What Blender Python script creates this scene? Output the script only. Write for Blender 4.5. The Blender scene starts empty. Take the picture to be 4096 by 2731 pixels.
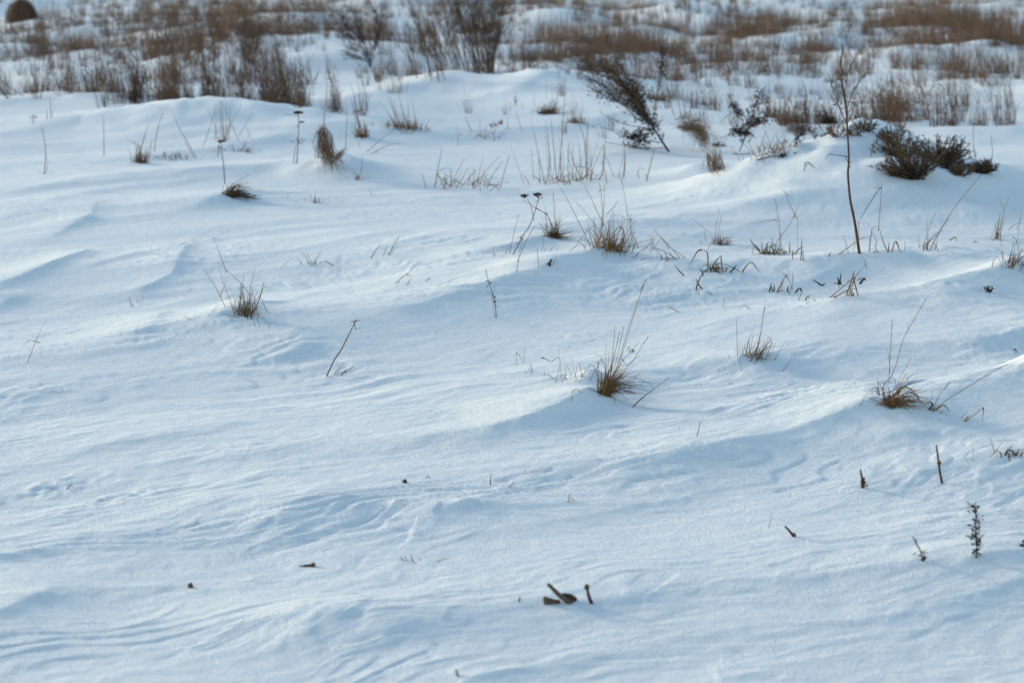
import bpy, math, random
import numpy as np
from mathutils import Vector

# ---------------------------------------------------------------- camera, sky, sun, exposure
scene = bpy.context.scene
col = scene.collection
CAM_H = 1.64            # eye height above the snow, metres
LENS = 85.0
FPX = 4096 / 36.0 * LENS      # focal length in photograph pixels
HORIZON = -200.0              # the horizon lies above the frame
PITCH = math.atan((1365.5 - HORIZON) / FPX)
cam_d = bpy.data.cameras.new('camera')
cam = bpy.data.objects.new('camera', cam_d)
col.objects.link(cam)
cam.location = (0, 0, CAM_H)
cam.rotation_euler = (math.pi / 2 - PITCH, 0, 0)
cam_d.lens = LENS
cam_d.sensor_width = 36.0
cam_d.clip_start = 0.05
cam_d.clip_end = 6000
cam_d.dof.use_dof = True
cam_d.dof.focus_distance = 9.5
cam_d.dof.aperture_fstop = 5.0
scene.camera = cam

SUN_EL, SUN_BACK = math.radians(13), math.radians(36)   # low sun, from the left and a little beyond
sun_vec = Vector((-math.cos(SUN_EL) * math.cos(SUN_BACK), math.cos(SUN_EL) * math.sin(SUN_BACK), math.sin(SUN_EL)))
world = bpy.data.worlds.new('World')
scene.world = world
world.use_nodes = True
wn = world.node_tree.nodes
sky = wn.new('ShaderNodeTexSky')
sky.sky_type = 'NISHITA'
sky.sun_disc = False
sky.sun_elevation = SUN_EL
sky.sun_rotation = math.atan2(sun_vec.x, sun_vec.y)
sky.air_density = 1.0
sky.dust_density = 0.4
sky.ozone_density = 0.6
world.node_tree.links.new(sky.outputs[0], wn['Background'].inputs['Color'])
wn['Background'].inputs['Strength'].default_value = 0.128
sl = bpy.data.lights.new('sun', 'SUN')
sl.energy = 1.62
sl.angle = math.radians(11)
sl.color = (1.0, 0.84, 0.65)
sun = bpy.data.objects.new('sun', sl)
col.objects.link(sun)
sun.rotation_euler = sun_vec.to_track_quat('Z', 'Y').to_euler()
sun.location = (-20, 8, 8)
vs = scene.view_settings
vs.view_transform = 'Standard'
vs.look = 'None'
vs.exposure = 1.03
vs.gamma = 1.0
vs.use_curve_mapping = False
scene.render.engine = 'CYCLES'
scene.cycles.use_denoising = True
scene.cycles.max_bounces = 4
scene.cycles.diffuse_bounces = 2

# ---------------------------------------------------------------- photograph pixel -> ray
K = 4096 / 2352.0
CP, SP = math.cos(PITCH), math.sin(PITCH)
def ray(px, py):
    a, b = (px - 2048) / FPX, (1365.5 - py) / FPX
    return a, CP + b * SP, b * CP - SP            # x, y, z per unit forward
def on_z(px, py, z=0.0):
    x, y, dz = ray(px, py)
    t = (z - CAM_H) / dz
    return x * t, y * t
def at_depth(px, py, Y):
    x, y, dz = ray(px, py)
    t = Y / y
    return Vector((x * t, Y, CAM_H + dz * t))
# frames of reference for the measured outlines: name -> (x0, y0, scale)
FR = {'O': (0, 0, K), 'A1': (0, 0, 1100 / 2331), 'A2': (1000, 0, 1100 / 2331), 'A3': (2000, 0, 1100 / 2331), 'A4': (2996, 0, 1100 / 2331),
      'B1': (0, 700, 1100 / 2156), 'B2': (1000, 700, 1100 / 2156), 'B3': (1900, 700, 1100 / 2156), 'B4': (2996, 700, 1100 / 2156),
      'C1': (0, 1450, 1100 / 2156), 'C2': (1000, 1800, 1500 / 2352), 'C3': (2000, 1200, 1100 / 2156), 'C4': (2996, 1400, 1100 / 1916),
      'C5': (0, 1900, 1400 / 2352), 'D': (2900, 150, 1000 / 1651), 'E': (2250, 150, 800 / 2091), 'G': (3250, 1050, 846 / 1769)}
def fp(fr, p):
    x0, y0, s = FR[fr]
    return x0 + p[0] * s, y0 + p[1] * s

# ---------------------------------------------------------------- noise
def _hash(ix, iy, seed):
    h = (ix.astype(np.int64) * 374761393 + iy.astype(np.int64) * 668265263 + seed * 1274126177) & 0xFFFFFFFF
    h = ((h ^ (h >> 13)) * 1274126177) & 0xFFFFFFFF
    h = h ^ (h >> 16)
    return (h & 0xFFFF).astype(np.float32) * np.float32(2 * math.pi / 65536.0)
def pn(x, y, seed=0):
    x0, y0 = np.floor(x), np.floor(y)
    fx, fy = (x - x0), (y - y0)
    x0i, y0i = x0.astype(np.int64), y0.astype(np.int64); ix, iy = x0i, y0i; fx = fx.astype(np.float32); fy = fy.astype(np.float32)
    u = fx * fx * fx * (fx * (fx * 6 - 15) + 10)
    v = fy * fy * fy * (fy * (fy * 6 - 15) + 10)
    def g(dx, dy):
        a = _hash(ix + dx, iy + dy, seed)
        return np.cos(a) * (fx - dx) + np.sin(a) * (fy - dy)
    n0 = g(0, 0) * (1 - u) + g(1, 0) * u
    n1 = g(0, 1) * (1 - u) + g(1, 1) * u
    return (n0 * (1 - v) + n1 * v) * 1.5
def sstep(a, b, x):
    t = np.clip((x - a) / (b - a), 0, 1)
    return t * t * (3 - 2 * t)

# ---------------------------------------------------------------- the shape of the snow
# drift crests: overview points (x, y, height), reach of the far slope, reach of the near slope, roundness of the crest
RIDGES = [
    ([(760, 1026, 0), (880, 1014, 0.036), (980, 1000, 0.054), (1150, 975, 0.076), (1260, 940, 0.092), (1330, 905, 0.100), (1368, 888, 0.076), (1420, 905, 0.040), (1520, 940, 0)], .40, .21, .02),
    ([(1340, 1064, 0), (1480, 1048, 0.028), (1600, 1030, 0.044), (1780, 995, 0.064), (1920, 950, 0.080), (2015, 912, 0.096), (2080, 935, 0.064), (2170, 962, 0.032), (2240, 968, 0)], .40, .22, .02),
    ([(2080, 912, 0), (2180, 885, 0.064), (2270, 858, 0.115), (2380, 820, 0.166), (2500, 790, 0.191)], 0.176, 0.675, .03),
    ([(1900, 800, 0), (2130, 790, 0.025), (2240, 780, 0.051), (2400, 745, 0.076)], 0.550, 0.180, .04),
    ([(1100, 865, 0), (1280, 870, 0.020), (1430, 862, 0.030), (1600, 835, 0.051), (1740, 815, 0.087), (1800, 822, 0.041), (1880, 840, 0)], 0.550, 0.198, .03),
    ([(1480, 790, 0), (1700, 735, 0.038), (1850, 700, 0.076), (1990, 680, 0.102), (2130, 660, 0.115), (2240, 630, 0.153), (2330, 603, 0.178), (2450, 590, 0.178)], 0.242, 0.540, .03),
    ([(1500, 655, 0), (1620, 632, 0.041), (1720, 600, 0.082), (1830, 600, 0.102), (1970, 582, 0.133), (2100, 580, 0.133), (2200, 590, 0.082), (2300, 615, 0.000)], 0.440, 0.378, .04),
    ([(640, 790, 0), (800, 742, 0.030), (960, 700, 0.061), (1120, 655, 0.092), (1250, 620, 0.102), (1330, 590, 0.119), (1385, 574, 0.119), (1450, 592, 0.082), (1540, 612, 0.051), (1640, 612, 0)], 0.495, 0.360, .04),
    ([(860, 620, 0), (1000, 598, 0.038), (1130, 572, 0.064), (1230, 545, 0.076), (1330, 545, 0)], 0.660, 0.198, .04),
    ([(1030, 640, 0), (1180, 612, 0.051), (1300, 600, 0)], 0.440, 0.180, .03),
    ([(1200, 545, 0), (1500, 515, 0.038), (1700, 490, 0.064), (1900, 455, 0.064), (2000, 450, 0)], 0.990, 0.360, .08),
    ([(300, 800, 0), (400, 765, 0.030), (500, 725, 0.065), (555, 702, 0.085), (590, 712, 0.048), (640, 735, 0)], 0.440, 0.288, .025),
    ([(-60, 670, 0.037), (60, 628, 0.037), (140, 596, 0.041), (200, 574, 0.037), (215, 578, 0)], 0.250, 0.095, .015),
    ([(-40, 725, 0.015), (20, 684, 0.022), (50, 680, 0.022), (90, 690, 0)], 0.200, 0.082, .012),
    ([(150, 640, 0), (240, 600, 0.022), (330, 580, 0.022), (350, 578, 0.015), (370, 590, 0)], 0.300, 0.068, .012),
    ([(260, 690, 0), (330, 660, 0.022), (400, 625, 0.026), (435, 560, 0.022), (445, 556, 0)], 0.300, 0.068, .012),
    ([(240, 800, 0), (320, 762, 0.015), (350, 752, 0.015), (400, 760, 0)], 0.250, 0.102, .015),
    ([(330, 790, 0), (375, 715, 0.019), (440, 716, 0.011), (480, 715, 0)], 0.200, 0.068, .015),
    ([(90, 560, 0), (150, 525, 0.030), (200, 500, 0.030), (220, 470, 0.015), (240, 460, 0)], 0.300, 0.082, .02),
    ([(0, 500, 0.015), (100, 470, 0.022), (200, 440, 0.030), (330, 420, 0.015), (420, 415, 0)], 0.500, 0.272, .04),
    ([(180, 520, 0), (300, 500, 0.015), (430, 480, 0.030), (500, 452, 0.067), (535, 438, 0.089), (580, 455, 0.037), (620, 470, 0)], 0.500, 0.150, .03),
    ([(-60, 435, 0.045), (60, 428, 0.052), (200, 410, 0.052), (330, 395, 0.060), (480, 388, 0.067), (620, 380, 0.074), (740, 366, 0.104), (800, 385, 0.037), (860, 400, 0)], 0.800, 0.374, .06),
    ([(-60, 400, 0.022), (100, 398, 0.030), (250, 380, 0.037), (380, 355, 0.067), (560, 330, 0.067), (700, 300, 0.074), (760, 290, 0.089), (830, 320, 0)], 0.700, 0.383, .06),
    ([(-80, 318, 0.074), (80, 292, 0.089), (180, 268, 0.112), (300, 254, 0.141), (400, 240, 0.179), (480, 232, 0.201), (580, 238, 0.201), (680, 256, 0.164), (760, 290, 0.060), (820, 310, 0)], .9, 1.0, .12),
    ([(-80, 240, 0.119), (60, 224, 0.149), (150, 214, 0.179), (230, 226, 0.134), (300, 250, 0.000)], 0.900, 0.612, .1),
    ([(700, 270, 0), (800, 228, 0.089), (900, 200, 0.126), (1000, 184, 0.149), (1130, 170, 0.164), (1230, 178, 0.119), (1300, 192, 0.000)], 0.900, 0.689, .1),
    ([(900, 270, 0), (1050, 232, 0.045), (1200, 202, 0.104), (1290, 172, 0.149), (1335, 180, 0.089), (1370, 210, 0)], 0.800, 0.535, .06),
    ([(960, 330, 0), (1100, 312, 0.037), (1250, 290, 0.060), (1400, 262, 0.060), (1500, 270, 0)], 0.800, 0.306, .06),
    ([(1000, 460, 0), (1130, 448, 0.030), (1300, 430, 0.037), (1500, 412, 0.052), (1640, 398, 0.082), (1720, 412, 0)], 0.700, 0.306, .05),
    ([(1250, 380, 0), (1400, 352, 0.031), (1530, 335, 0.043), (1640, 350, 0)], 0.800, 0.360, .06),
    ([(1560, 440, 0), (1680, 410, 0.066), (1760, 380, 0.177), (1830, 345, 0.276), (1890, 318, 0.353), (1950, 314, 0.364), (2010, 312, 0.353), (2050, 340, 0.199), (2080, 380, 0.000)], .40, .62, .05),
    ([(1820, 470, 0), (1900, 430, .06), (1980, 402, .12), (2040, 392, .13), (2130, 405, .12), (2200, 440, .06), (2260, 470, 0)], .35, .5, .06),
    ([(2180, 420, 0), (2280, 412, .06), (2400, 400, .06)], .7, .4, .06),
    ([(1950, 300, 0), (2080, 290, .06), (2200, 292, .10), (2400, 290, .12)], .9, .7, .08),
    ([(1820, 125, 0), (1900, 90, 0.176), (1970, 70, 0.272), (1990, 90, 0.080), (2010, 120, 0)], 1.2, 1.3, .12),
    ([(1700, 130, 0), (1900, 112, 0.096), (1980, 105, 0.144), (2120, 110, 0.160), (2260, 112, 0.160), (2400, 120, 0.160)], 1.2, 1.2, .12),
    ([(2120, 140, 0), (2190, 108, 0.176), (2250, 100, 0.224), (2290, 120, 0.080), (2330, 140, 0)], 1.0, 1.0, .1),
    ([(1900, 210, 0), (2080, 192, 0.080), (2250, 186, 0.112), (2400, 196, 0.112)], 1.2, .9, .1),
    ([(600, 120, 0), (720, 92, 0.160), (790, 72, 0.240), (860, 100, 0.080), (920, 130, 0)], 1.4, 1.4, .12),
    ([(200, 100, 0), (300, 76, 0.160), (390, 68, 0.208), (470, 82, 0.080), (560, 96, 0)], 1.6, 1.3, .12),
    # foreground drifts
    ([(270, 1215, 0), (350, 1195, 0.007), (440, 1165, 0.019), (520, 1140, 0.028), (600, 1143, 0.022), (700, 1150, 0.011), (760, 1152, 0)], 0.297, 0.139, .02),
    ([(480, 1225, 0), (600, 1195, 0.013), (720, 1168, 0.019), (860, 1155, 0.022), (1000, 1160, 0.016), (1075, 1150, 0.022), (1090, 1158, 0.006), (1140, 1170, 0)], 0.170, 0.109, .015),
    ([(900, 1185, 0), (1000, 1172, 0.013), (1066, 1152, 0.019), (1090, 1164, 0)], 0.102, 0.079, .012),
    ([(-40, 1420, 0.019), (30, 1388, 0.028), (85, 1362, 0.032), (130, 1368, 0.013), (180, 1376, 0)], 0.212, 0.109, .015),
    ([(430, 1462, 0), (560, 1430, 0.016), (680, 1410, 0.019), (740, 1408, 0.013), (820, 1398, 0)], 0.212, 0.079, .02),
    ([(620, 1480, 0), (730, 1440, 0.013), (820, 1398, 0.025), (838, 1402, 0.022), (850, 1430, 0.000)], 0.187, 0.050, .012),
    ([(700, 1500, 0), (860, 1452, 0.013), (1010, 1430, 0.010), (1100, 1420, 0)], 0.187, 0.059, .02),
    ([(60, 1045, 0), (200, 1025, 0.010), (330, 1005, 0.013), (440, 988, 0.010), (520, 975, 0)], 0.255, 0.059, .012),
    ([(-40, 910, 0.010), (60, 902, 0.013), (115, 894, 0.013), (135, 900, 0)], 0.255, 0.070, .012),
    ([(380, 1120, 0), (520, 1100, 0.007), (640, 1080, 0.010), (780, 1060, 0)], 0.255, 0.059, .015),
    ([(1150, 1110, 0), (1400, 1070, 0.010), (1620, 1040, 0.013), (1750, 1035, 0.007), (1850, 1020, 0)], 0.297, 0.099, .02),
    ([(900, 1260, 0), (1150, 1215, 0.013), (1400, 1170, 0.019), (1600, 1140, 0.013), (1750, 1125, 0)], 0.383, 0.124, .03),
    ([(1650, 1240, 0), (1800, 1200, 0.013), (1950, 1150, 0.019), (2060, 1090, 0.025), (2180, 1060, 0.038), (2300, 1042, 0.048), (2420, 1025, 0.051)], 0.212, 0.273, .02),
    ([(1800, 1335, 0), (1980, 1310, 0.013), (2120, 1290, 0.025), (2240, 1278, 0.032), (2400, 1262, 0.032)], 0.297, 0.109, .02),
    ([(1250, 1395, 0), (1330, 1385, 0.013), (1420, 1375, 0.013), (1550, 1360, 0)], 0.212, 0.059, .02),
    ([(1880, 1470, 0), (2050, 1420, 0.013), (2200, 1370, 0.025), (2400, 1320, 0.038)], 0.340, 0.124, .03),
    ([(1020, 1560, 0), (1060, 1550, 0.013), (1100, 1556, 0.013), (1150, 1565, 0)], 0.170, 0.059, .02),
    ([(1980, 1016, 0), (2040, 1003, 0.013), (2110, 990, 0.019), (2140, 994, 0.013), (2250, 998, 0)], 0.119, 0.070, .012),
    ([(600, 845, 0), (650, 815, 0.013), (700, 788, 0.019), (720, 795, 0)], 0.170, 0.070, .012),
]
# low rounded heaps: overview x, y, height, reach across, reach in depth
HEAPS = [(1356, 898, .035, .06, .11), (1990, 935, .03, .2, .2), (555, 715, .04, .13, .2), (1400, 590, .05, .25, .35), (760, 385, .10, .3, .5),
         (1950, 350, .05, .5, .9), (2090, 425, .10, .5, .7), (2140, 610, .05, .5, .6), (470, 270, .1, 1.2, 1.2), (1620, 395, .08, .25, .4)]
# crusty, pitted patches: overview x, y, reach across, reach in depth, strength
CRUST = [(150, 1138, .34, .28, .020), (60, 1120, .15, .2, .014), (270, 1150, .12, .12, .014), (790, 645, .42, .55, .012), (930, 650, .2, .3, .012), (2130, 640, .34, .4, .017), (2150, 535, .5, .6, .012),
         (1100, 450, .4, .5, .012), (430, 590, .15, .5, .014), (500, 560, .1, .5, .012), (560, 690, .3, .3, .008)]
RH = 1.0
_ker = np.exp(-np.linspace(-1.8, 1.8, 11) ** 2); _ker /= _ker.sum()
_zt = [[h * RH * .85 for x, y, h in r[0]] for r in RIDGES]
def set_ridges():
    out = []
    for (pts, wf, wn_, e), zt in zip(RIDGES, _zt):
        P = np.array([(*on_z(x * K, y * K, z), h * RH) for (x, y, h), z in zip(pts, zt)])
        cum = np.concatenate([[0], np.cumsum(np.hypot(*np.diff(P[:, :2], axis=0).T))])
        q = np.linspace(0, cum[-1], 60)
        Q = np.stack([np.convolve(np.pad(np.interp(q, cum, P[:, i]), 5, mode='reflect', reflect_type='odd'), _ker, mode='valid') for i in range(3)], 1)[::4]
        Q[:, 2] = np.maximum(Q[:, 2], 0)
        out.append((Q, wf * 1.15, wn_ * .95, e * .16, P))
    return out
_R = set_ridges()
_H = [(*on_z(x * K, y * K, h), h, rx, ry) for x, y, h, rx, ry in HEAPS]
_C = [(*on_z(x * K, y * K, 0), rx, ry, s) for x, y, rx, ry, s in CRUST]
WA = math.radians(30)
WC, WS = math.cos(WA), math.sin(WA)

def height(x, y):
    x = np.asarray(x, float); y = np.asarray(y, float)
    shp = x.shape
    x = x.ravel(); y = y.ravel()
    u = x * WC + y * WS
    v = -x * WS + y * WC
    v = v + .22 * pn(u / 1.3, v / 1.1, 3) + .07 * pn(u / .4, v / .35, 4)
    far = sstep(16, 30, y)
    vfar = sstep(30, 60, y)
    z = .10 * pn(x / 7, y / 9, 1) * sstep(6, 14, y) + .22 * pn(x / 6, y / 12, 2) * far
    z += .14 * pn(x / 1.7, y / 3.2, 5) * far + .25 * pn(x / 4.1, y / 7, 6) * vfar
    z += .035 * pn(u / 3.2, v / 1.1, 7) * (1 - .5 * far)
    m = .35 + .65 * sstep(-.3, .5, pn(u / 2.2, v / 1.4, 8))
    r = 1 - np.abs(pn(u / 1.5, v / .42, 9))
    z += .014 * m * r * r * (1 - .4 * far)
    r = 1 - np.abs(pn(u / .40, v / .16, 10) * 1.2)
    m2 = sstep(-.15, .55, pn(u / 1.1, v / .7, 11))
    z += .0060 * m2 * r * r * (1 - sstep(14, 24, y))
    nearf = 1 - sstep(9, 15, y)
    z += nearf * (.0026 * pn(u / .20, v / .085, 12) * (.4 + m) + .0016 * pn(u / .085, v / .045, 13) * (1 - sstep(7, 12, y)) + .0014 * m2 * np.abs(pn(u / .12, v / .06, 14)))
    # little scarps of wind crust: soft terraces with a sharp lip
    for su, sv, amp, k_, sd_ in ((.85, .27, .0064, 2.6, 31), (.36, .12, .0038, 2.2, 32)):
        t = (pn(u / su, v / sv, sd_) + .35 * pn(u / (su * .4), v / (sv * .5), sd_ + 5)) * k_
        fl = np.floor(t)
        q = t - fl
        z += amp * (fl + sstep(.0, .15, q) * .8 + .2 * q - t * .75) * (.25 + .75 * m2) * (1 - sstep(11, 19, y) * .9)
    for Q, wf, wn_, e, P in _R:
        pad = 3.6 * max(wf, wn_)
        k = np.where((x > Q[:, 0].min() - pad) & (x < Q[:, 0].max() + pad) & (y > Q[:, 1].min() - pad) & (y < Q[:, 1].max() + pad))[0]
        if not len(k):
            continue
        X, Y = x[k].astype(np.float32), y[k].astype(np.float32)
        wob = .10 * wn_ * pn(X / .4, Y / .4, 21)
        X = X + wob; Y = Y + wob * .7
        best = np.zeros(len(k), np.float32)
        for (ax, ay, ah), (bx, by, bbh) in zip(Q[:-1].tolist(), Q[1:].tolist()):
            if ah + bbh < .002:
                continue
            dx, dy = bx - ax, by - ay
            L = math.hypot(dx, dy) + 1e-9
            px_, py_ = X - ax, Y - ay
            t = np.clip((px_ * dx + py_ * dy) / (L * L), 0, 1)
            d = np.hypot(px_ - t * dx, py_ - t * dy)
            f = .5 + .5 * np.clip((dx * py_ - dy * px_) / L / (d + 1e-5), -1, 1)
            w = wn_ + (wf - wn_) * f * f * (3 - 2 * f)
            ee = e * (1 + 8 * f)          # rounded over on the windward side, sharp at the lip
            a = (np.sqrt(d * d + ee * ee) - ee) / w
            best = np.maximum(best, (ah + (bbh - ah) * t) * np.exp(-a ** (.95 + .35 * f)))
        z[k] += best * (1 + .12 * pn(X / .35, Y / .35, 23))
    for hx, hy, hh, rx, ry in _H:
        q = ((x - hx) / rx) ** 2 + ((y - hy) / ry) ** 2
        z += hh * np.exp(-q) * (1 + .2 * pn(x / .15, y / .15, 24))
    for hx, hy, rx, ry, s in _C:
        q = ((x - hx) / rx) ** 2 + ((y - hy) / ry) ** 2
        k = np.where(q < 5)[0]
        if len(k):
            X, Y = x[k], y[k]
            n = (.8 * pn(X / .09, Y / .13, 25) + .6 * pn(X / .036, Y / .06, 26) + 1.0 * np.abs(pn(u[k] / .10, v[k] / .04, 27))) * sstep(-.35, .3, pn(X / .2, Y / .3, 28))
            z[k] += s * .36 * n * np.exp(-q[k])
    return z.reshape(shp)

for _ in range(3):            # let each crest lie on its line of sight once all the drifts are summed
    allp = np.concatenate([r[4] for r in _R])
    hz = height(allp[:, 0], allp[:, 1])
    n_ = 0
    for i_, r in enumerate(_R):
        _zt[i_] = [.5 * a + .5 * float(b) for a, b in zip(_zt[i_], hz[n_:n_ + len(r[4])])]
        n_ += len(r[4])
    _R = set_ridges()

def ground(px, py):
    """where the line of sight through a photograph pixel meets the snow"""
    x, y, dz = ray(px, py)
    d0 = CAM_H / -dz
    t = np.concatenate([np.linspace(d0 * .70, d0 * 1.35, 260)])
    zz = CAM_H + dz * t - height_at(x * t, y * t)
    k = np.where(zz <= 0)[0]
    i = k[0] if len(k) else len(t) - 1
    if i > 0:
        f = zz[i - 1] / (zz[i - 1] - zz[i] + 1e-12)
        tt = t[i - 1] + (t[i] - t[i - 1]) * min(max(f, 0), 1)
    else:
        tt = t[0]
    return Vector((x * tt, y * tt, CAM_H + dz * tt))

# ---------------------------------------------------------------- materials
def nodes_of(name):
    m = bpy.data.materials.new(name)
    m.use_nodes = True
    nt = m.node_tree
    return m, nt, nt.nodes['Principled BSDF']
def snow_material():
    m, nt, b = nodes_of('snow')
    N, Lk = nt.nodes, nt.links
    tc = N.new('ShaderNodeTexCoord')
    mp = N.new('ShaderNodeMapping'); mp.inputs['Rotation'].default_value = (0, 0, -WA)
    mp.inputs['Scale'].default_value = (1.0, 1.9, 1.5)
    Lk.new(tc.outputs['Object'], mp.inputs['Vector'])
    n1 = N.new('ShaderNodeTexNoise'); n1.inputs['Scale'].default_value = 17; n1.inputs['Detail'].default_value = 6; n1.inputs['Roughness'].default_value = .68
    Lk.new(mp.outputs[0], n1.inputs['Vector'])
    n2 = N.new('ShaderNodeTexNoise'); n2.inputs['Scale'].default_value = 150; n2.inputs['Detail'].default_value = 3
    Lk.new(tc.outputs['Object'], n2.inputs['Vector'])
    b1 = N.new('ShaderNodeBump'); b1.inputs['Strength'].default_value = .8; b1.inputs['Distance'].default_value = .012
    Lk.new(n1.outputs['Fac'], b1.inputs['Height'])
    b2 = N.new('ShaderNodeBump'); b2.inputs['Strength'].default_value = .8; b2.inputs['Distance'].default_value = .0042
    Lk.new(n2.outputs['Fac'], b2.inputs['Height']); Lk.new(b1.outputs[0], b2.inputs['Normal'])
    Lk.new(b2.outputs[0], b.inputs['Normal'])
    b.inputs['Base Color'].default_value = (.82, .889, .89, 1)
    b.inputs['Roughness'].default_value = .75
    b.inputs['Specular IOR Level'].default_value = .25
    return m
M_SNOW = snow_material()

# ---------------------------------------------------------------- the snow field: one sheet out to the horizon
def build_snow():
    ROWS_IN, COLS_IN = 790, 810
    # rows evenly spread over what a viewer near the camera sees of the field, then on to the horizon
    yn, yf = 4.6, 95.0
    inv = np.linspace(1 / yn, 1 / yf, ROWS_IN)
    rows = np.concatenate([np.linspace(.4, 4.5, 40), 1 / inv, np.geomspace(97, 5200, 40)])
    inner = np.linspace(-.30, .30, COLS_IN)
    outer = .30 + np.geomspace(.004, 4.5, 50)
    cols = np.concatenate([-outer[::-1], inner, outer])
    Y, T = np.meshgrid(rows, cols, indexing='ij')
    X = T * (Y + 1.0)
    Z = height(X, Y)
    global SN_ROWS, SN_COLS, SN_Z
    SN_ROWS, SN_COLS, SN_Z = rows, cols, Z
    nr, nc = Y.shape
    co = np.stack([X, Y, Z], -1).reshape(-1, 3).astype(np.float32)
    idx = np.arange(nr * nc).reshape(nr, nc)
    q = np.stack([idx[:-1, :-1], idx[:-1, 1:], idx[1:, 1:], idx[1:, :-1]], -1).reshape(-1, 4)
    me = bpy.data.meshes.new('snow_field')
    me.vertices.add(len(co)); me.vertices.foreach_set('co', co.ravel())
    me.loops.add(q.size); me.loops.foreach_set('vertex_index', q.ravel().astype(np.int32))
    me.polygons.add(len(q))
    me.polygons.foreach_set('loop_start', np.arange(0, q.size, 4, dtype=np.int32))
    me.polygons.foreach_set('use_smooth', np.ones(len(q), bool))
    me.update(calc_edges=True)
    me.materials.append(M_SNOW)
    o = bpy.data.objects.new('snow_field', me)
    col.objects.link(o)
    o['kind'] = 'structure'
    o['label'] = 'wind-blown snow field with long low drifts'
    return o
snow = build_snow()
def height_at(x, y):
    """height of the built snow surface (bilinear between its vertices)"""
    x = np.atleast_1d(np.asarray(x, float)); y = np.atleast_1d(np.asarray(y, float))
    i = np.clip(np.searchsorted(SN_ROWS, y) - 1, 0, len(SN_ROWS) - 2)
    t = x / (y + 1.0)
    j = np.clip(np.searchsorted(SN_COLS, t) - 1, 0, len(SN_COLS) - 2)
    a = np.clip((y - SN_ROWS[i]) / (SN_ROWS[i + 1] - SN_ROWS[i]), 0, 1)
    b = np.clip((t - SN_COLS[j]) / (SN_COLS[j + 1] - SN_COLS[j]), 0, 1)
    return (SN_Z[i, j] * (1 - b) + SN_Z[i, j + 1] * b) * (1 - a) + (SN_Z[i + 1, j] * (1 - b) + SN_Z[i + 1, j + 1] * b) * a

# ---------------------------------------------------------------- plant materials
def plant_material(name, c1, c2, rough=.7, tex=40, c3=None):
    m, nt, b = nodes_of(name)
    N, Lk = nt.nodes, nt.links
    oi = N.new('ShaderNodeObjectInfo')
    ge = N.new('ShaderNodeNewGeometry')
    no = N.new('ShaderNodeTexNoise'); no.inputs['Scale'].default_value = tex; no.inputs['Detail'].default_value = 3
    Lk.new(ge.outputs['Position'], no.inputs['Vector'])
    ad = N.new('ShaderNodeMath'); ad.operation = 'MULTIPLY_ADD'; ad.inputs[1].default_value = .55; 
    Lk.new(oi.outputs['Random'], ad.inputs[0])
    sc_ = N.new('ShaderNodeMath'); sc_.operation = 'MULTIPLY_ADD'; sc_.inputs[1].default_value = 1.5; sc_.inputs[2].default_value = -.52
    Lk.new(no.outputs['Fac'], sc_.inputs[0]); Lk.new(sc_.outputs[0], ad.inputs[2])
    cr = N.new('ShaderNodeValToRGB')
    cr.color_ramp.elements[0].color = (*c1, 1); cr.color_ramp.elements[1].color = (*c2, 1)
    if c3:
        e = cr.color_ramp.elements.new(.5); e.color = (*c3, 1)
    Lk.new(ad.outputs[0], cr.inputs['Fac']); Lk.new(cr.outputs[0], b.inputs['Base Color'])
    b.inputs['Roughness'].default_value = rough
    b.inputs['Specular IOR Level'].default_value = .2
    return m
MAT = {
    's': plant_material('straw', (.10, .052, .022), (.36, .22, .10), c3=(.21, .12, .052)),
    'b': plant_material('dry_blade', (.07, .037, .018), (.25, .15, .07), c3=(.145, .08, .037)),
    'l': plant_material('dry_leaf', (.10, .052, .02), (.28, .165, .065)),
    'g': plant_material('green_leaf', (.018, .035, .016), (.075, .095, .035)),
    'd': plant_material('dark_weed', (.020, .012, .011), (.075, .045, .037)),
    't': plant_material('twig_bark', (.030, .017, .012), (.13, .082, .055), tex=90),
    'w': plant_material('grey_wood', (.045, .032, .023), (.17, .125, .085), tex=110),
    'p': plant_material('frosted_blade', (.16, .15, .12), (.34, .33, .29)),
    'f': plant_material('far_grass', (.046, .026, .016), (.16, .095, .058), tex=3, c3=(.09, .051, .032)),
    'h': plant_material('heather', (.045, .029, .018), (.19, .122, .068), tex=30),
}
PART = {'s': 'stalk', 'b': 'blade', 'l': 'leaf', 'g': 'green_leaf', 'd': 'stem', 't': 'twig', 'w': 'twig', 'p': 'blade'}

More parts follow.
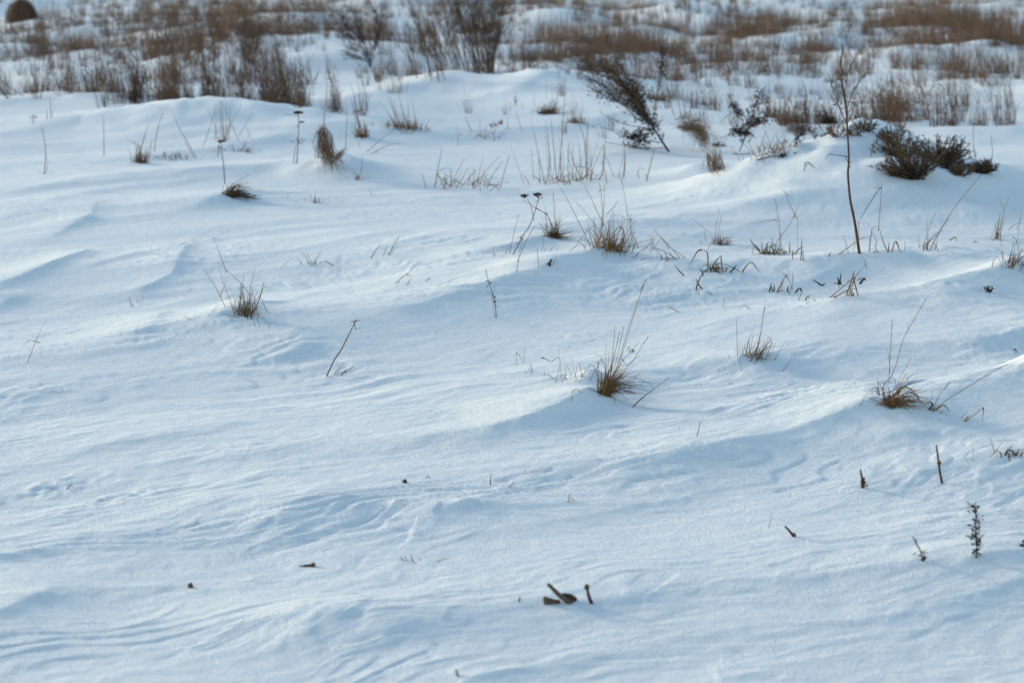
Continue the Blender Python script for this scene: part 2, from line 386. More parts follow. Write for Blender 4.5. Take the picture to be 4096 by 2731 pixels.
# ---------------------------------------------------------------- mesh helpers
class MB:
    def __init__(self):
        self.v, self.f = [], []
    def tube(self, pts, radii, sides=4, flat=1.0, side=None, caps=True):
        """a tapered tube along pts; flat < 1 presses it into a blade whose broad side follows 'side'"""
        n = len(pts)
        base = len(self.v)
        for i, p in enumerate(pts):
            t = (pts[min(i + 1, n - 1)] - pts[max(i - 1, 0)])
            t = t.normalized() if t.length > 1e-9 else Vector((0, 0, 1))
            a = side if side is not None else Vector((1, .3, .1))
            a = a - t * a.dot(t)
            if a.length < 1e-4:
                a = t.orthogonal()
            a.normalize()
            b = t.cross(a)
            for k in range(sides):
                ang = 2 * math.pi * k / sides
                self.v.append(p + (a * math.cos(ang) + b * (math.sin(ang) * flat)) * radii[i])
        for i in range(n - 1):
            for k in range(sides):
                a0, a1 = base + i * sides + k, base + i * sides + (k + 1) % sides
                self.f.append((a0, a1, a1 + sides, a0 + sides))
        if not caps:
            return
        self.f.append(tuple(base + k for k in reversed(range(sides))))
        self.f.append(tuple(base + (n - 1) * sides + k for k in range(sides)))
    def chip(self, c, d, length, width, thick):
        """a small pointed leaf, spikelet or seed: a stretched octahedron"""
        d = d.normalized()
        a = d.orthogonal().normalized()
        b = d.cross(a)
        q = random.uniform(0, 6.3)
        a, b = a * math.cos(q) + b * math.sin(q), b * math.cos(q) - a * math.sin(q)
        s = len(self.v)
        m = c + d * length * .42
        self.v += [c, m + a * width / 2, m + b * thick / 2, m - a * width / 2, m - b * thick / 2, c + d * length]
        for i in range(4):
            self.f.append((s, s + 1 + (i + 1) % 4, s + 1 + i)); self.f.append((s + 5, s + 1 + i, s + 1 + (i + 1) % 4))
    def lump(self, c, rx, ry, rz, rough=.15, n=7, m=5, half=False):
        s = len(self.v)
        for j in range(m + 1):
            th = math.pi * j / m * (.5 if half else 1)
            for i in range(n):
                ph = 2 * math.pi * i / n
                r = 1 + random.uniform(-rough, rough)
                self.v.append(c + Vector((rx * r * math.sin(th) * math.cos(ph), ry * r * math.sin(th) * math.sin(ph), rz * r * math.cos(th))))
        for j in range(m):
            for i in range(n):
                a, b = s + j * n + i, s + j * n + (i + 1) % n
                self.f.append((a, a + n, b + n, b))
    def mesh(self, name, mat, origin=Vector((0, 0, 0)), smooth=True):
        me = bpy.data.meshes.new(name)
        me.from_pydata([tuple(v - origin) for v in self.v], [], self.f)
        if smooth:
            me.polygons.foreach_set('use_smooth', np.ones(len(me.polygons), bool))
        me.materials.append(mat)
        return me
    def build(self, name, mat, parent=None, origin=None, smooth=True):
        org = origin if origin is not None else (Vector(parent['_o']) if parent is not None else Vector((0, 0, 0)))
        o = bpy.data.objects.new(name, self.mesh(name, mat, org, smooth))
        col.objects.link(o)
        if parent is not None:
            o.parent = parent
            o['_o'] = tuple(org)
        else:
            o.location = org
            o['_o'] = tuple(org)
        return o
ALL_LABELS = {}
def tag(o, label, cat, group=None):
    o['label'] = label; o['category'] = cat; o['kind'] = 'thing'
    if group:
        o['group'] = group
    elif label in ALL_LABELS:
        print('DUPLICATE LABEL', label)
    ALL_LABELS[label] = 1
    return o
def empty(name, loc):
    o = bpy.data.objects.new(name, None)
    col.objects.link(o)
    o.location = loc
    o.empty_display_size = .05
    o['_o'] = tuple(loc)
    return o
def smooth_line(P, k=3):
    if len(P) < 3:
        return [P[0].lerp(P[-1], t) for t in (0, .33, .66, 1)]
    out = []
    for i in range(len(P) - 1):
        p0, p1, p2, p3 = P[max(i - 1, 0)], P[i], P[i + 1], P[min(i + 2, len(P) - 1)]
        for j in range(k):
            t = j / k
            c = .5 * ((2 * p1) + (p2 - p0) * t + (2 * p0 - 5 * p1 + 4 * p2 - p3) * t * t + (3 * p1 - p0 - 3 * p2 + p3) * t ** 3)
            out.append(c * .75 + p1.lerp(p2, t) * .25)
    out.append(P[-1])
    return out
def clamp_snow(P, eps=.002, skip=1):
    z = height_at(np.array([p.x for p in P]), np.array([p.y for p in P]))
    for i, p in enumerate(P):
        if i >= skip and p.z < z[i] + eps:
            p.z = z[i] + eps
    return P

def stroke_line(fr, pts, base_y, rooted=True, lean=None):
    q = [fp(fr, p) for p in pts]
    Y = base_y
    if rooted:
        g = ground(*q[0])
        Y = min(max(g.y, base_y - .5), base_y + .6)
    L = sum(math.dist(a, b) for a, b in zip(q[:-1], q[1:])) + 1e-6
    if lean is None:
        lean = random.uniform(-.28, .28)
    P, acc = [], 0
    dist = Y
    for i, p in enumerate(q):
        if i:
            acc += math.dist(q[i - 1], p)
        P.append(at_depth(p[0], p[1], Y + lean * acc / FPX * dist))
    return smooth_line(P), Y

def seed_head(parent, line, mat, n=16, size=.006, frac=.22, spread=.5):
    m = MB()
    k = max(2, int(len(line) * frac))
    tail = line[-k - 1:]
    for i in range(n):
        t = i / n * (len(tail) - 1)
        a = int(t)
        p = tail[a].lerp(tail[min(a + 1, len(tail) - 1)], t - a)
        d = (tail[-1] - tail[0]).normalized() + Vector((random.uniform(-1, 1), random.uniform(-1, 1), random.uniform(-1, 1))) * spread
        m.chip(p, d, size * random.uniform(.8, 1.4), size * .32, size * .22)
    return m.build('seed_head', mat, parent, Vector(parent['_o']))

def stroke_mesh(kind, width, line):
    m = MB()
    n = len(line)
    r = width * .00078
    down = (line[0] - line[1]).normalized()
    root = line[0] + (down * .02 if down.z < -.1 else Vector((0, 0, -.012)))
    pts = [root] + line
    if kind in 'lg':
        rad = [r * (.55 + .45 * min(1, i / n * 4)) * (1 - (i / n) ** 3 * .85) for i in range(n + 1)]
        m.tube(pts, rad, 4, .28, Vector((1, random.uniform(-.6, .6), random.uniform(-.3, .3))))
    elif kind in 'bp':
        rad = [r * (1 - .72 * (i / n) ** 2) for i in range(n + 1)]
        m.tube(pts, rad, 4, .5, Vector((1, random.uniform(-.8, .8), 0)))
    else:
        rad = [r * (1 - .45 * i / n) for i in range(n + 1)]
        m.tube(pts, rad, 5)
    return m

def parse(s):
    h, *pp = s.split()
    head = 'h' in h[1:]
    mid = '~' in h
    w = float(h[1:].replace('h', '').replace('~', ''))
    return h[0], w, head, mid, [tuple(float(c) for c in p.split(',')) for p in pp]

def plant(name, label, cat, fr, base, strokes, fills=(), group=None, extra=None):
    """strokes: 'kind+width[h][~] x,y x,y ...' measured from the root up; h bears a seed head, ~ leaves another stroke instead of the snow.
    fills: (count, root reach px, mean angle, spread, (short, long) px, droop, width mm, kind)"""
    random.seed(sum(ord(c) * (i + 3) for i, c in enumerate(label)))
    B = ground(*fp(fr, base))
    single = len(strokes) == 1 and not fills and not extra and 'h' not in strokes[0].split()[0][1:]
    root = None if single else empty(name, B)
    ppm = FPX / B.y
    sc = FR[fr][2]
    for s in strokes:
        kind, w, head, mid, pts = parse(s)
        line, Y = stroke_line(fr, pts, B.y, not mid)
        m = stroke_mesh(kind, w, line)
        if single:
            root = m.build(name, MAT[kind], None, B)
        else:
            o = m.build(PART[kind], MAT[kind], root)
            if head:
                seed_head(o, line, MAT['b' if kind != 'd' else 'd'])
    for n, reach, ang, spr, (lo, hi), droop, w, kind, *lift in fills:
        for _ in range(n):
            ox = random.gauss(0, reach * sc / ppm * .5)
            oy = random.gauss(0, reach * sc / ppm * .5)
            p = Vector((B.x + ox, B.y + oy, 0))
            th = math.radians(random.gauss(ang, spr)) + ox / (reach * sc / ppm + 1e-6) * .12
            tl = math.radians(random.gauss(0, spr * .7))
            d = Vector((math.sin(th), math.sin(tl), max(.05, math.cos(th) * math.cos(tl)))).normalized()
            L = random.uniform(lo, hi) * sc / ppm
            L *= random.choice((random.uniform(.85, 1.15), random.uniform(.45, 1.1)))
            kink = random.randint(2, 5) if random.random() < .24 else 9
            line = [p]
            g = droop * random.uniform(.3, 1.6)
            for i in range(6):
                line.append(line[-1] + d * L / 6)
                d = (d + Vector((d.x * .25, d.y * .25, -1)) * g * (i + 1) / 12 + Vector((random.gauss(0, .03), random.gauss(0, .03), 0))).normalized()
            if kink < 9:      # a broken blade, its tip hanging
                kd = Vector((random.gauss(math.sin(th), .7), random.gauss(0, .5), random.uniform(-.9, .1))).normalized()
                for i in range(kink, 7):
                    line[i] = line[i - 1] + kd * L / 6
            z0 = float(height_at(p.x, p.y)[0])
            if lift:          # leaves the bundle some way up
                up_ = random.random() * lift[0] * sc / ppm
                z0 += up_
                line = [q + Vector((up_ * .22, 0, 0)) for q in line]
            line = [q + Vector((0, 0, z0)) for q in line]
            clamp_snow(line)
            stroke_mesh(kind, w * random.uniform(.75, 1.2), line).build(PART[kind], MAT[kind], root)
    if extra:
        extra(root, B, fr)
    tag(root, label, cat, group)
    return root

def leaf_chips(fr, pts, n, size, spread, mat='d', name='dried_leaves', up=.2):
    """withered leaves or seed clusters hanging along a measured line"""
    def f(root, B, fr_):
        line, _ = stroke_line(fr, pts, B.y, False, .0)
        m = MB()
        for i in range(n):
            t = random.random() * (len(line) - 1)
            a = int(t)
            p = line[a].lerp(line[a + 1], t - a) + Vector((random.gauss(0, spread), random.gauss(0, spread), random.gauss(0, spread * .7)))
            d = Vector((random.gauss(0, 1), random.gauss(0, 1), random.gauss(up, .8)))
            m.chip(p, d, size * random.uniform(.6, 1.5), size * random.uniform(.3, .7), size * .2)
        o = m.build(name, MAT[mat], root)
        o['kind'] = 'stuff'
    return f
def flat_head(fr, at, width, drop=.4, n=22):
    """a flat-topped dried flower head"""
    def f(root, B, fr_):
        x, y = fp(fr, at)
        c = at_depth(x, y, B.y)
        w = width * FR[fr][2] / (FPX / B.y)
        m = MB()
        for i in range(n):
            a, r = random.uniform(0, 6.28), math.sqrt(random.random()) * w / 2
            p = c + Vector((math.cos(a) * r, math.sin(a) * r, random.uniform(-.1, .12) * w - r * .25))
            m.tube([c - Vector((0, 0, w * drop)), p], [.0007, .0006], 3)
            m.lump(p, w * .11, w * .11, w * .08, .2, 6, 4)
        m.build('flower_head', MAT['d'], root)
    return f
def both(*fs):
    def f(root, B, fr):
        for q in fs:
            q(root, B, fr)
    return f

# ---------------------------------------------------------------- foreground and middle: every plant and twig on the snow
def knot(root, B, fr, p, r):
    m = MB(); m.lump(at_depth(*fp(fr, p), B.y), r, r, r * 1.2, .2, 7, 5)
    m.build('knot', MAT['t'], root)
# --- the tuft in the middle of the picture
plant('grass_tuft', 'large dense brown grass tuft on its own snow mound in the centre', 'grass tuft', 'C3', (825, 745), [
    's1.7h 850,700 930,480 1010,210 1085,0 1140,-160', 's1.6h 862,700 940,480 1018,230 1078,20 1122,-120',
    's1.8 860,660 885,400 903,205', 's1.6h 850,660 900,420 938,248', 's1.5h 870,640 930,400 972,200', 's1.6 830,600 830,470 832,350',
    's1.6 900,640 1010,500 1095,435', 's1.6h 910,640 1040,480 1100,380 1160,290', 's1.5 880,600 960,480 1090,330',
    's2.0 1040,840 1150,740 1330,605', 's1.8 1045,830 1120,760 1200,700', 'b1.5 845,600 790,450 740,412', 'b1.5 705,625 760,530 830,400',
    'b1.5 780,640 740,520 700,515 650,600', 'b1.6 900,640 1000,660 1100,690 1205,690', 'b1.6 890,640 980,600 1070,610 1190,665',
    'b1.6 880,720 960,760 1000,780 1110,900', 'b1.5 890,700 1000,690 1090,790 1105,955', 'b1.5 900,700 1060,730 1210,890', 'b1.6 920,690 1140,770 1260,860 1330,940',
    'b1.5 1000,690 1050,780 1185,920', 'b1.4 800,740 770,830 755,935', 'b1.4 820,740 800,800 805,880', 'b1.4 870,740 940,810 1030,840',
    'b1.3 640,725 590,705 520,780 435,865', 'b1.3 565,790 570,705 630,700', 'b1.4 940,690 1030,640 1120,545', 'b1.4 900,680 990,590 1040,530', 'b1.4 960,700 1100,660 1130,620'],
    [(54, 66, 12, 8, (140, 350), .05, 1.3, 'b'), (40, 62, 10, 9, (110, 270), .05, 1.5, 's'), (46, 30, 72, 16, (180, 420), .42, 1.3, 'b', 130), (22, 30, 100, 14, (180, 360), .30, 1.2, 'b', 120), (26, 36, 34, 10, (160, 330), .12, 1.4, 's', 60), (14, 34, -22, 16, (80, 200), .35, 1.2, 'b')],
    extra=both(leaf_chips('C3', [(1000, 385), (1030, 400), (1060, 410)], 22, .008, .005), leaf_chips('C3', [(935, 500), (965, 470), (985, 510)], 14, .007, .005)))
plant('grass_tuft', 'sparse row of short thin blades left of the large central tuft', 'grass tuft', 'C3', (530, 620), [
    'b1.3 445,627 480,460', 'b1.3 515,622 510,520', 'b1.3 575,612 540,540 495,460', 'b1.4 590,608 603,510', 'b1.2 640,600 625,510 608,475', 'b1.3 590,600 575,540 562,440',
    'b1.3 485,610 470,500 457,380', 'b1.2 500,615 480,600 470,602', 'b1.2 640,605 665,560 700,510', 'b1.2 625,640 655,618', 'd1.6~ 437,457 452,447 467,462'],
    [(12, 150, 0, 22, (40, 110), .1, 1.2, 'b')])
plant('bent_stalk', 'thin broken stalk folded into an upside-down V by the sparse row', 'stalk', 'C3', (132, 505), ['b1.5 132,505 130,405', 'b1.3~ 131,408 160,445 185,482', 'b1.0 183,497 190,430 192,358'])
plant('weed_sprig', 'small dark curled sprig lying on the snow left of the sparse row', 'sprig', 'C3', (390, 480), ['d1.8 390,480 360,462 335,450 320,457'], extra=leaf_chips('C3', [(320, 457), (335, 452), (370, 466)], 12, .006, .003))
plant('grass_sprout', 'three short dark blades poking up left of the sparse row', 'sprout', 'C3', (245, 580), ['g1.8 255,570 245,520 235,488', 'b1.5 245,580 235,555 222,530', 'g1.8 210,572 195,553'])
plant('grass_arch', 'low arching thin blade with one upright crossing it', 'grass blade', 'C3', (425, 620), ['b1.2 425,620 385,590 340,578 270,578', 'b1.2 347,597 350,538'])
plant('green_grass', 'single green blade lying flat left of the central tuft', 'grass blade', 'C3', (45, 635), ['g1.6 45,635 100,638 150,645'])
plant('lone_grass', 'lone tiny upright blade above the dark curled sprig', 'grass blade', 'C3', (540, 378), ['b1.0 540,378 550,335'])
plant('stick', 'single short straight brown stick below the central tuft to its right', 'stick', 'C3', (1543, 1068), ['t2.2 1543,1068 1573,950'])
plant('straw_piece', 'short broken straw lying above the central tuft', 'straw', 'C3', (1403, 97), ['s2.2 1403,97 1350,66 1310,45', 's1.5~ 1340,60 1325,52'])
plant('straw_stub', 'small upright straw stub on the slope between the leafy clumps', 'straw', 'C3', (1753, 55), ['s2.0 1753,55 1758,10 1760,-18'])
plant('straw_piece', 'thin straw bent over into a low arch on the right slope', 'straw', 'C3', (1962, 73), ['s1.8 1962,73 1925,45 1885,55 1875,72'])
plant('straw_piece', 'tiny pale straw lying alone below the centre', 'straw', 'C3', (70, 1465), ['s1.6 70,1465 108,1430'])
# --- right-hand tufts
plant('grass_tuft', 'small upright tuft with one thick dark seed head, right of centre', 'grass tuft', 'C3', (2000, 440), [
    's1.8 1863,437 1858,290 1855,145', 's2.2h 2000,435 2030,330 2050,220 2062,130 2075,55', 'b1.4 1925,430 1950,310 2005,180', 's2.2 1968,480 1958,400 1950,305', 'b1.3 1905,430 1925,350 1990,285',
    'b1.2 1890,430 1870,340', 'b1.3 2090,440 2130,350 2110,290 2060,270', 'b1.3 2050,430 2100,340 2140,260', 'b1.5 2155,470 2190,400 2240,320', 'b1.6 2215,560 2250,510 2290,440',
    'b1.2 1895,557 1885,500 1870,452', 'b1.2 1800,458 1787,430', 'b1.2 1730,475 1705,462'],
    [(50, 100, 16, 18, (80, 210), .1, 1.3, 'b'), (16, 130, 45, 25, (70, 170), .4, 1.1, 'b')])
plant('grass_tuft', 'drooping tan tuft with arching leaves and two tall stalks, snow lump at its foot', 'grass tuft', 'G', (650, 1190), [
    's1.7h 640,1000 645,850 655,700 666,480', 's1.7h 650,980 700,850 760,640 860,460 950,302', 'b1.4 645,880 640,770 620,718', 's1.5 700,1050 750,930 825,800', 's1.5 715,1060 750,990 788,918',
    'l3.2 600,1150 590,1040 640,970 690,975 695,1040', 'l3.5 690,1120 720,1050 790,1040 860,1090 930,1170', 'l3.2 700,1130 760,1040 840,1070 900,1150', 'l3.0 680,1130 740,1060 830,1080 905,1165',
    'l2.8 560,1110 550,1060 520,1040 470,1085', 'l2.6 555,1110 530,1075 505,1075 490,1110', 'b1.5 545,1080 550,1030 535,960', 'l2.6 720,1130 800,1080 870,1120 945,1210', 'g4 970,1230 1005,1190 990,1165 940,1155',
    'g3.5 985,1225 1005,1185 975,1165', 'b1.4 790,1050 797,950', 'b1.3 860,1100 900,1085 950,1072', 'b1.3 880,1120 930,1140 970,1145', 'b1.4 940,1190 1000,1140 995,1070', 'b1.4 400,1200 430,1135 470,1085'],
    [(36, 80, 8, 28, (70, 200), .25, 1.5, 'b'), (44, 80, 62, 14, (220, 430), .62, 1.7, 'l', 60), (20, 60, 75, 10, (200, 420), .5, 1.5, 'b'), (18, 60, -40, 22, (70, 160), .6, 1.8, 'l')])
plant('grass_tuft', 'thin tuft with one very long stalk leaning right along the bright crest', 'grass tuft', 'G', (1000, 1245), [
    's1.8h 1000,1245 1040,1150 1065,1100 1150,1000', 's1.7h 1015,1235 1150,1130 1330,1020 1420,965 1520,900 1635,850', 'b1.3~ 1420,965 1450,950 1495,938', 'l3 1030,1235 1090,1190 1125,1215 1160,1282',
    'l2.6 1020,1240 1080,1200 1130,1185', 'b1.6 1110,1275 1160,1280', 'b1.4 1070,1255 1100,1240 1120,1262', 'b1.4 1035,1240 1060,1230 1095,1255', 'b1.4 1055,1318 1075,1318 1095,1325'], [(6, 60, 40, 25, (40, 110), .6, 1.8, 'l')])
plant('bent_stalk', 'brown stalk bent sharply over at its top, right of the drooping tan tuft', 'stalk', 'G', (1285, 1330), ['s2.4 1285,1330 1340,1280 1428,1210', 'l3~ 1428,1210 1432,1240', 'b1.3~ 1431,1235 1422,1300 1420,1368', 'l3.4 1270,1328 1300,1290 1330,1285', 's1.4 1240,1300 1270,1270 1295,1237'])
plant('grass_tuft', 'leafy tuft cut by the right edge beside the thin dark stakes', 'grass tuft', 'C4', (1810, 735), [
    'b1.8 1712,720 1695,660 1678,603', 'b1.6 1678,750 1720,700 1775,635', 'b1.5 1725,632 1800,628 1870,632 1940,660', 'l5 1785,735 1800,700 1830,695 1862,735', 'l4.5 1862,738 1830,700 1800,698', 'l4 1862,738 1885,680', 'b1.8 1778,730 1810,690 1845,645', 'l4 1890,740 1910,710 1960,720',
    'l3 1760,752 1755,720 1735,700', 'b1.6 1790,740 1810,750', 'b1.5 1840,700 1900,690 1950,700'], [(10, 120, 10, 35, (40, 110), .4, 2, 'b')])
plant('thin_stalk', 'single thin grey stalk standing left of the leafy right-edge tuft', 'stalk', 'C4', (1562, 775), ['p1.5 1562,775 1562,655'])
plant('stake', 'longer thin brown broken stem with a knot halfway up', 'stake', 'C4', (1345, 925), ['t5.5 1345,925 1330,850 1322,785 1312,710 1305,662'],
      extra=lambda root, B, fr: knot(root, B, 'C4', (1324, 786), .0065))
plant('stake', 'shorter thick dark broken stem with peeling bark', 'stake', 'C4', (795, 960), ['t8 795,960 793,920 788,885', 't5~ 788,890 782,860 775,830'],
      extra=both(lambda root, B, fr: knot(root, B, 'C4', (795, 920), .0085), leaf_chips('C4', [(800, 950), (795, 880)], 10, .012, .004, 't', 'bark', 1)))
plant('twig_stub', 'short bare twig stub slanting left in the lower right snow', 'twig', 'C4', (313, 1298), ['t6 313,1298 285,1262 250,1225'], extra=lambda root, B, fr: knot(root, B, 'C4', (311, 1290), .006))
plant('lone_grass', 'one fine pale blade leaning right above the slanting twig stub', 'grass blade', 'C4', (138, 1240), ['p1.3 138,1240 150,1180 161,1122'])
plant('dead_weed', 'small slanting dead weed with tiny buds in the lower right', 'weed', 'C4', (1215, 1470), ['d2.6 1215,1470 1195,1400 1170,1345 1140,1295'],
      extra=both(leaf_chips('C4', [(1218, 1468), (1210, 1420), (1190, 1390)], 26, .010, .005), leaf_chips('C4', [(1185, 1380), (1150, 1310)], 14, .006, .002)))
plant('dead_weed', 'upright dead weed hung with dark withered leaves, lower right', 'weed', 'C4', (1582, 1440), ['d3 1582,1440 1588,1350 1580,1250 1585,1160 1570,1085'],
      extra=both(*[leaf_chips('C4', q, int(n_ * .95), .0115, s_ * .55) for q, n_, s_ in (([(1582, 1435), (1590, 1350)], 46, .009), ([(1585, 1340), (1580, 1250)], 54, .012), ([(1540, 1300), (1575, 1290)], 12, .005), ([(1580, 1230), (1550, 1210)], 12, .006),
             ([(1590, 1200), (1600, 1160)], 22, .007), ([(1578, 1140), (1570, 1085)], 34, .009))]))
plant('dead_weed', 'dark withered weed tip cut off by the right edge', 'weed', 'C4', (1905, 1362), ['d2.5 1915,1372 1900,1355 1888,1350'], extra=leaf_chips('C4', [(1888, 1355), (1915, 1355)], 16, .012, .005))

# --- loose bits in the foreground
def bark_piece(name, label, cat, fr, base, pts, w, mat='t'):
    B = ground(*fp(fr, base))
    random.seed(len(label))
    line, _ = stroke_line(fr, pts, B.y, False, .1)
    m = MB()
    n = len(line)
    m.tube(line, [w * .0005 * (.55 + .6 * math.sin(math.pi * (i + .6) / (n + .3))) * random.uniform(.85, 1.15) for i in range(n)], 7, .55, Vector((0, .8, .6)))
    return tag(m.build(name, MAT[mat], None, B), label, cat)
plant('broken_twig', 'thickest broken twig of the bottom group, slanting up to the left', 'twig', 'C2', (2003, 958), ['w10 2003,958 1935,905 1893,862 1866,838'])
bark_piece('wood_chip', 'splintered dark wood chip left of the slanting broken twig', 'wood chip', 'C2', (1900, 960), [(1846, 922), (1860, 945), (1900, 955), (1945, 958)], 24, 'w')
bark_piece('bark_curl', 'curled brown bark piece right behind the slanting broken twig', 'bark', 'C2', (2000, 945), [(1948, 915), (1985, 918), (2020, 928), (2048, 940)], 22, 't')
plant('broken_twig', 'small upright crooked twig just right of the bottom twig group', 'twig', 'C2', (2142, 960), ['t7 2142,960 2125,915 2118,880 2112,850'], extra=lambda root, B, fr: knot(root, B, 'C2', (2112, 856), .0065))
plant('straw_stub', 'tiny reddish stub left of the bottom twig group', 'straw', 'C2', (1688, 948), ['b4 1688,948 1690,930 1697,917'])
plant('straw_stub', 'pale blurred stub on a small crest at the bottom edge', 'straw', 'C2', (1305, 1415), ['p6 1305,1415 1298,1390 1290,1368'])
plant('bark_peg', 'dark peg of bark lying in the snow, lower left', 'bark', 'C5', (2075, 614), ['t8 2058,612 2085,606 2105,602', 't12~ 2098,604 2118,601'])
B_ = ground(*fp('C5', (1280, 752))); m_ = MB(); random.seed(5); m_.lump(B_ + Vector((0, 0, .004)), .008, .008, .0075, .22, 8, 6)
tag(m_.build('bud', MAT['t'], None, B_), 'small dark round bud lying alone at the lower left', 'bud')
B_ = ground(*fp('C2', (972, 204))); m_ = MB(); m_.lump(B_ + Vector((0, 0, .004)), .007, .006, .007, .3, 7, 5); m_.chip(B_ + Vector((-.006, 0, .006)), Vector((-1, 0, .3)), .008, .006, .004)
tag(m_.build('bud', MAT['t'], None, B_), 'tiny black bud in the snow left of the little straw arch', 'bud')
plant('straw_arch', 'tiny green straw folded like a tent near the black bud', 'straw', 'C2', (1103, 176), ['g1.8 1103,176 1115,157', 'g1.8 1128,176 1115,157'])
plant('green_grass', 'tiny upright green blade in the open snow below the centre', 'grass blade', 'C2', (1509, 218), ['g2.6 1509,218 1508,190 1513,152'])
plant('straw_piece', 'short tan blade leaning right next to the tiny green blade', 'straw', 'C2', (1622, 232), ['s1.9 1622,232 1640,218 1656,198'])
plant('straw_sprig', 'small pale forked straw on the slope under the centre', 'straw', 'C2', (2003, 325), ['s1.8 2005,325 1997,292 2010,266', 's1.8 2033,316 2012,300 2002,294', 's1.5 1990,323 2005,320'])
plant('grass_sprout', 'faint frosted grass tips half buried in the foreground', 'sprout', 'C2', (1000, 700), ['p2.5 957,692 950,680 944,664', 'p2.2 986,695 978,680 968,657', 'p3 1020,700 1015,680 1008,646', 'p2 1064,690 1067,672', 'p3 1037,708 1035,698', 'p2 935,692 930,682', 'p2 970,695 966,688', 'p2 1000,698 994,686'])
plant('grass_arch', 'faint frosted blade arching low beside the buried grass tips', 'grass blade', 'C2', (1170, 702), ['p1.8 1170,702 1205,686 1240,680 1280,690'])
plant('lone_grass', 'lone curved brown blade standing in the crusty patch at the left', 'grass blade', 'C1', (525, 992), ['b3 525,992 545,968 575,950'])
plant('twig', 'long dark bare twig leaning right with a forked tip, left of centre', 'twig', 'B2', (600, 1578), ['t3.6 600,1578 660,1450 715,1370 755,1290 800,1200 835,1130', 't2~ 828,1145 850,1142 869,1137', 't2~ 820,1172 815,1150', 't2~ 832,1140 838,1128'],
      extra=lambda root, B, fr: knot(root, B, 'B2', (755, 1292), .0032))
plant('twig', 'short dark budded twig right of the long bare twig', 'twig', 'B2', (720, 1572), ['t2.6 715,1572 745,1535 780,1518 817,1500', 't1.8~ 750,1535 740,1545 700,1555'])
plant('straw_piece', 'two short leaning tan straws at the foot of the long bare twig', 'straw', 'B2', (660, 1562), ['s2.4 660,1562 690,1520 711,1498', 'p1.5 680,1560 720,1500 738,1475'])
plant('dead_weed', 'slim dry weed with seed pods and a dark fuzzy bundle, centre', 'weed', 'B2', (1930, 1120), ['t2.4 1930,1120 1928,1060 1918,990 1900,920 1880,860 1860,800 1850,735', 't1.2 1925,1118 1912,1060 1903,980', 't1.2~ 1905,930 1918,890 1914,858', 't1.2~ 1900,945 1875,930 1857,915', 't1~ 1892,925 1884,905'],
      extra=both(leaf_chips('B2', [(1915, 950), (1925, 1030)], 44, .007, .004), leaf_chips('B2', [(1868, 830), (1885, 870)], 7, .011, .003, 't', 'seed_pods'), leaf_chips('B2', [(1850, 738), (1860, 810)], 6, .005, .002)))
plant('straw_piece', 'long thin straw lying flat on the snow left of the slim weed', 'straw', 'B2', (1200, 967), ['b1.6 1200,967 1260,965 1318,962'])
plant('grass_sprig', 'broken leaning blade with folded tip on the pitted snow', 'grass', 'B2', (1145, 848), ['s2.6 1145,848 1200,795 1230,775 1276,737', 'b2~ 1230,775 1250,785 1265,800', 'g2.6 1230,866 1245,840 1262,815', 'b2 1172,845 1172,828', 'p2 1165,878 1160,865'])
plant('grass_sprig', 'faint short blade right of the broken leaning blade', 'grass', 'B2', (1378, 835), ['p2.4 1378,835 1395,818 1420,812', 'p2 1395,820 1410,798'])
plant('grass_tuft', 'low tuft of few short blades on the small crest left of centre', 'grass tuft', 'B2', (490, 705), ['b2 410,703 390,670 360,640', 'b2 470,700 440,650 405,597', 'b2.2 490,700 460,640 438,592', 'b2 500,700 530,640 562,580', 'l3 655,712 610,685 585,675', 'g3 545,698 555,682 590,678', 'p1.5 240,735 290,680 355,650', 'p1.6 362,742 385,715', 'b1.6 455,700 435,670', 'b1.5 575,690 600,655'], [(6, 70, 0, 30, (30, 90), .2, 1.6, 'b')])
plant('straw_stub', 'single slanted straw left of the pair on the open slope', 'straw', 'B2', (947, 656), ['b3.2 947,656 985,595 1026,540'])
plant('grass_sprig', 'group of leaning straws right of the single slanted straw', 'grass', 'B2', (1088, 630), ['b3 1088,630 1115,575 1135,540 1172,465', 'b2 1045,632 1065,580 1082,540', 'p1.6 1100,625 1140,570 1165,535', 'b1.8 1085,620 1080,600'])
plant('lone_grass', 'speck of an upright blade on the open slope below the slim weed', 'grass blade', 'B2', (1456, 1250), ['b1.4 1456,1250 1455,1214'])
plant('green_grass', 'tiny green blade right of the long bare twig', 'grass blade', 'B2', (860, 1207), ['g1.6 860,1207 872,1180'])
plant('bent_stalk', 'thin stalk with a folded side arm near the left edge', 'stalk', 'B1', (215, 1472), ['b2.2 215,1472 250,1380 280,1305 320,1215 366,1138', 'b1.6~ 280,1305 255,1297 225,1290', 'b1.4~ 225,1290 200,1318 176,1352'])
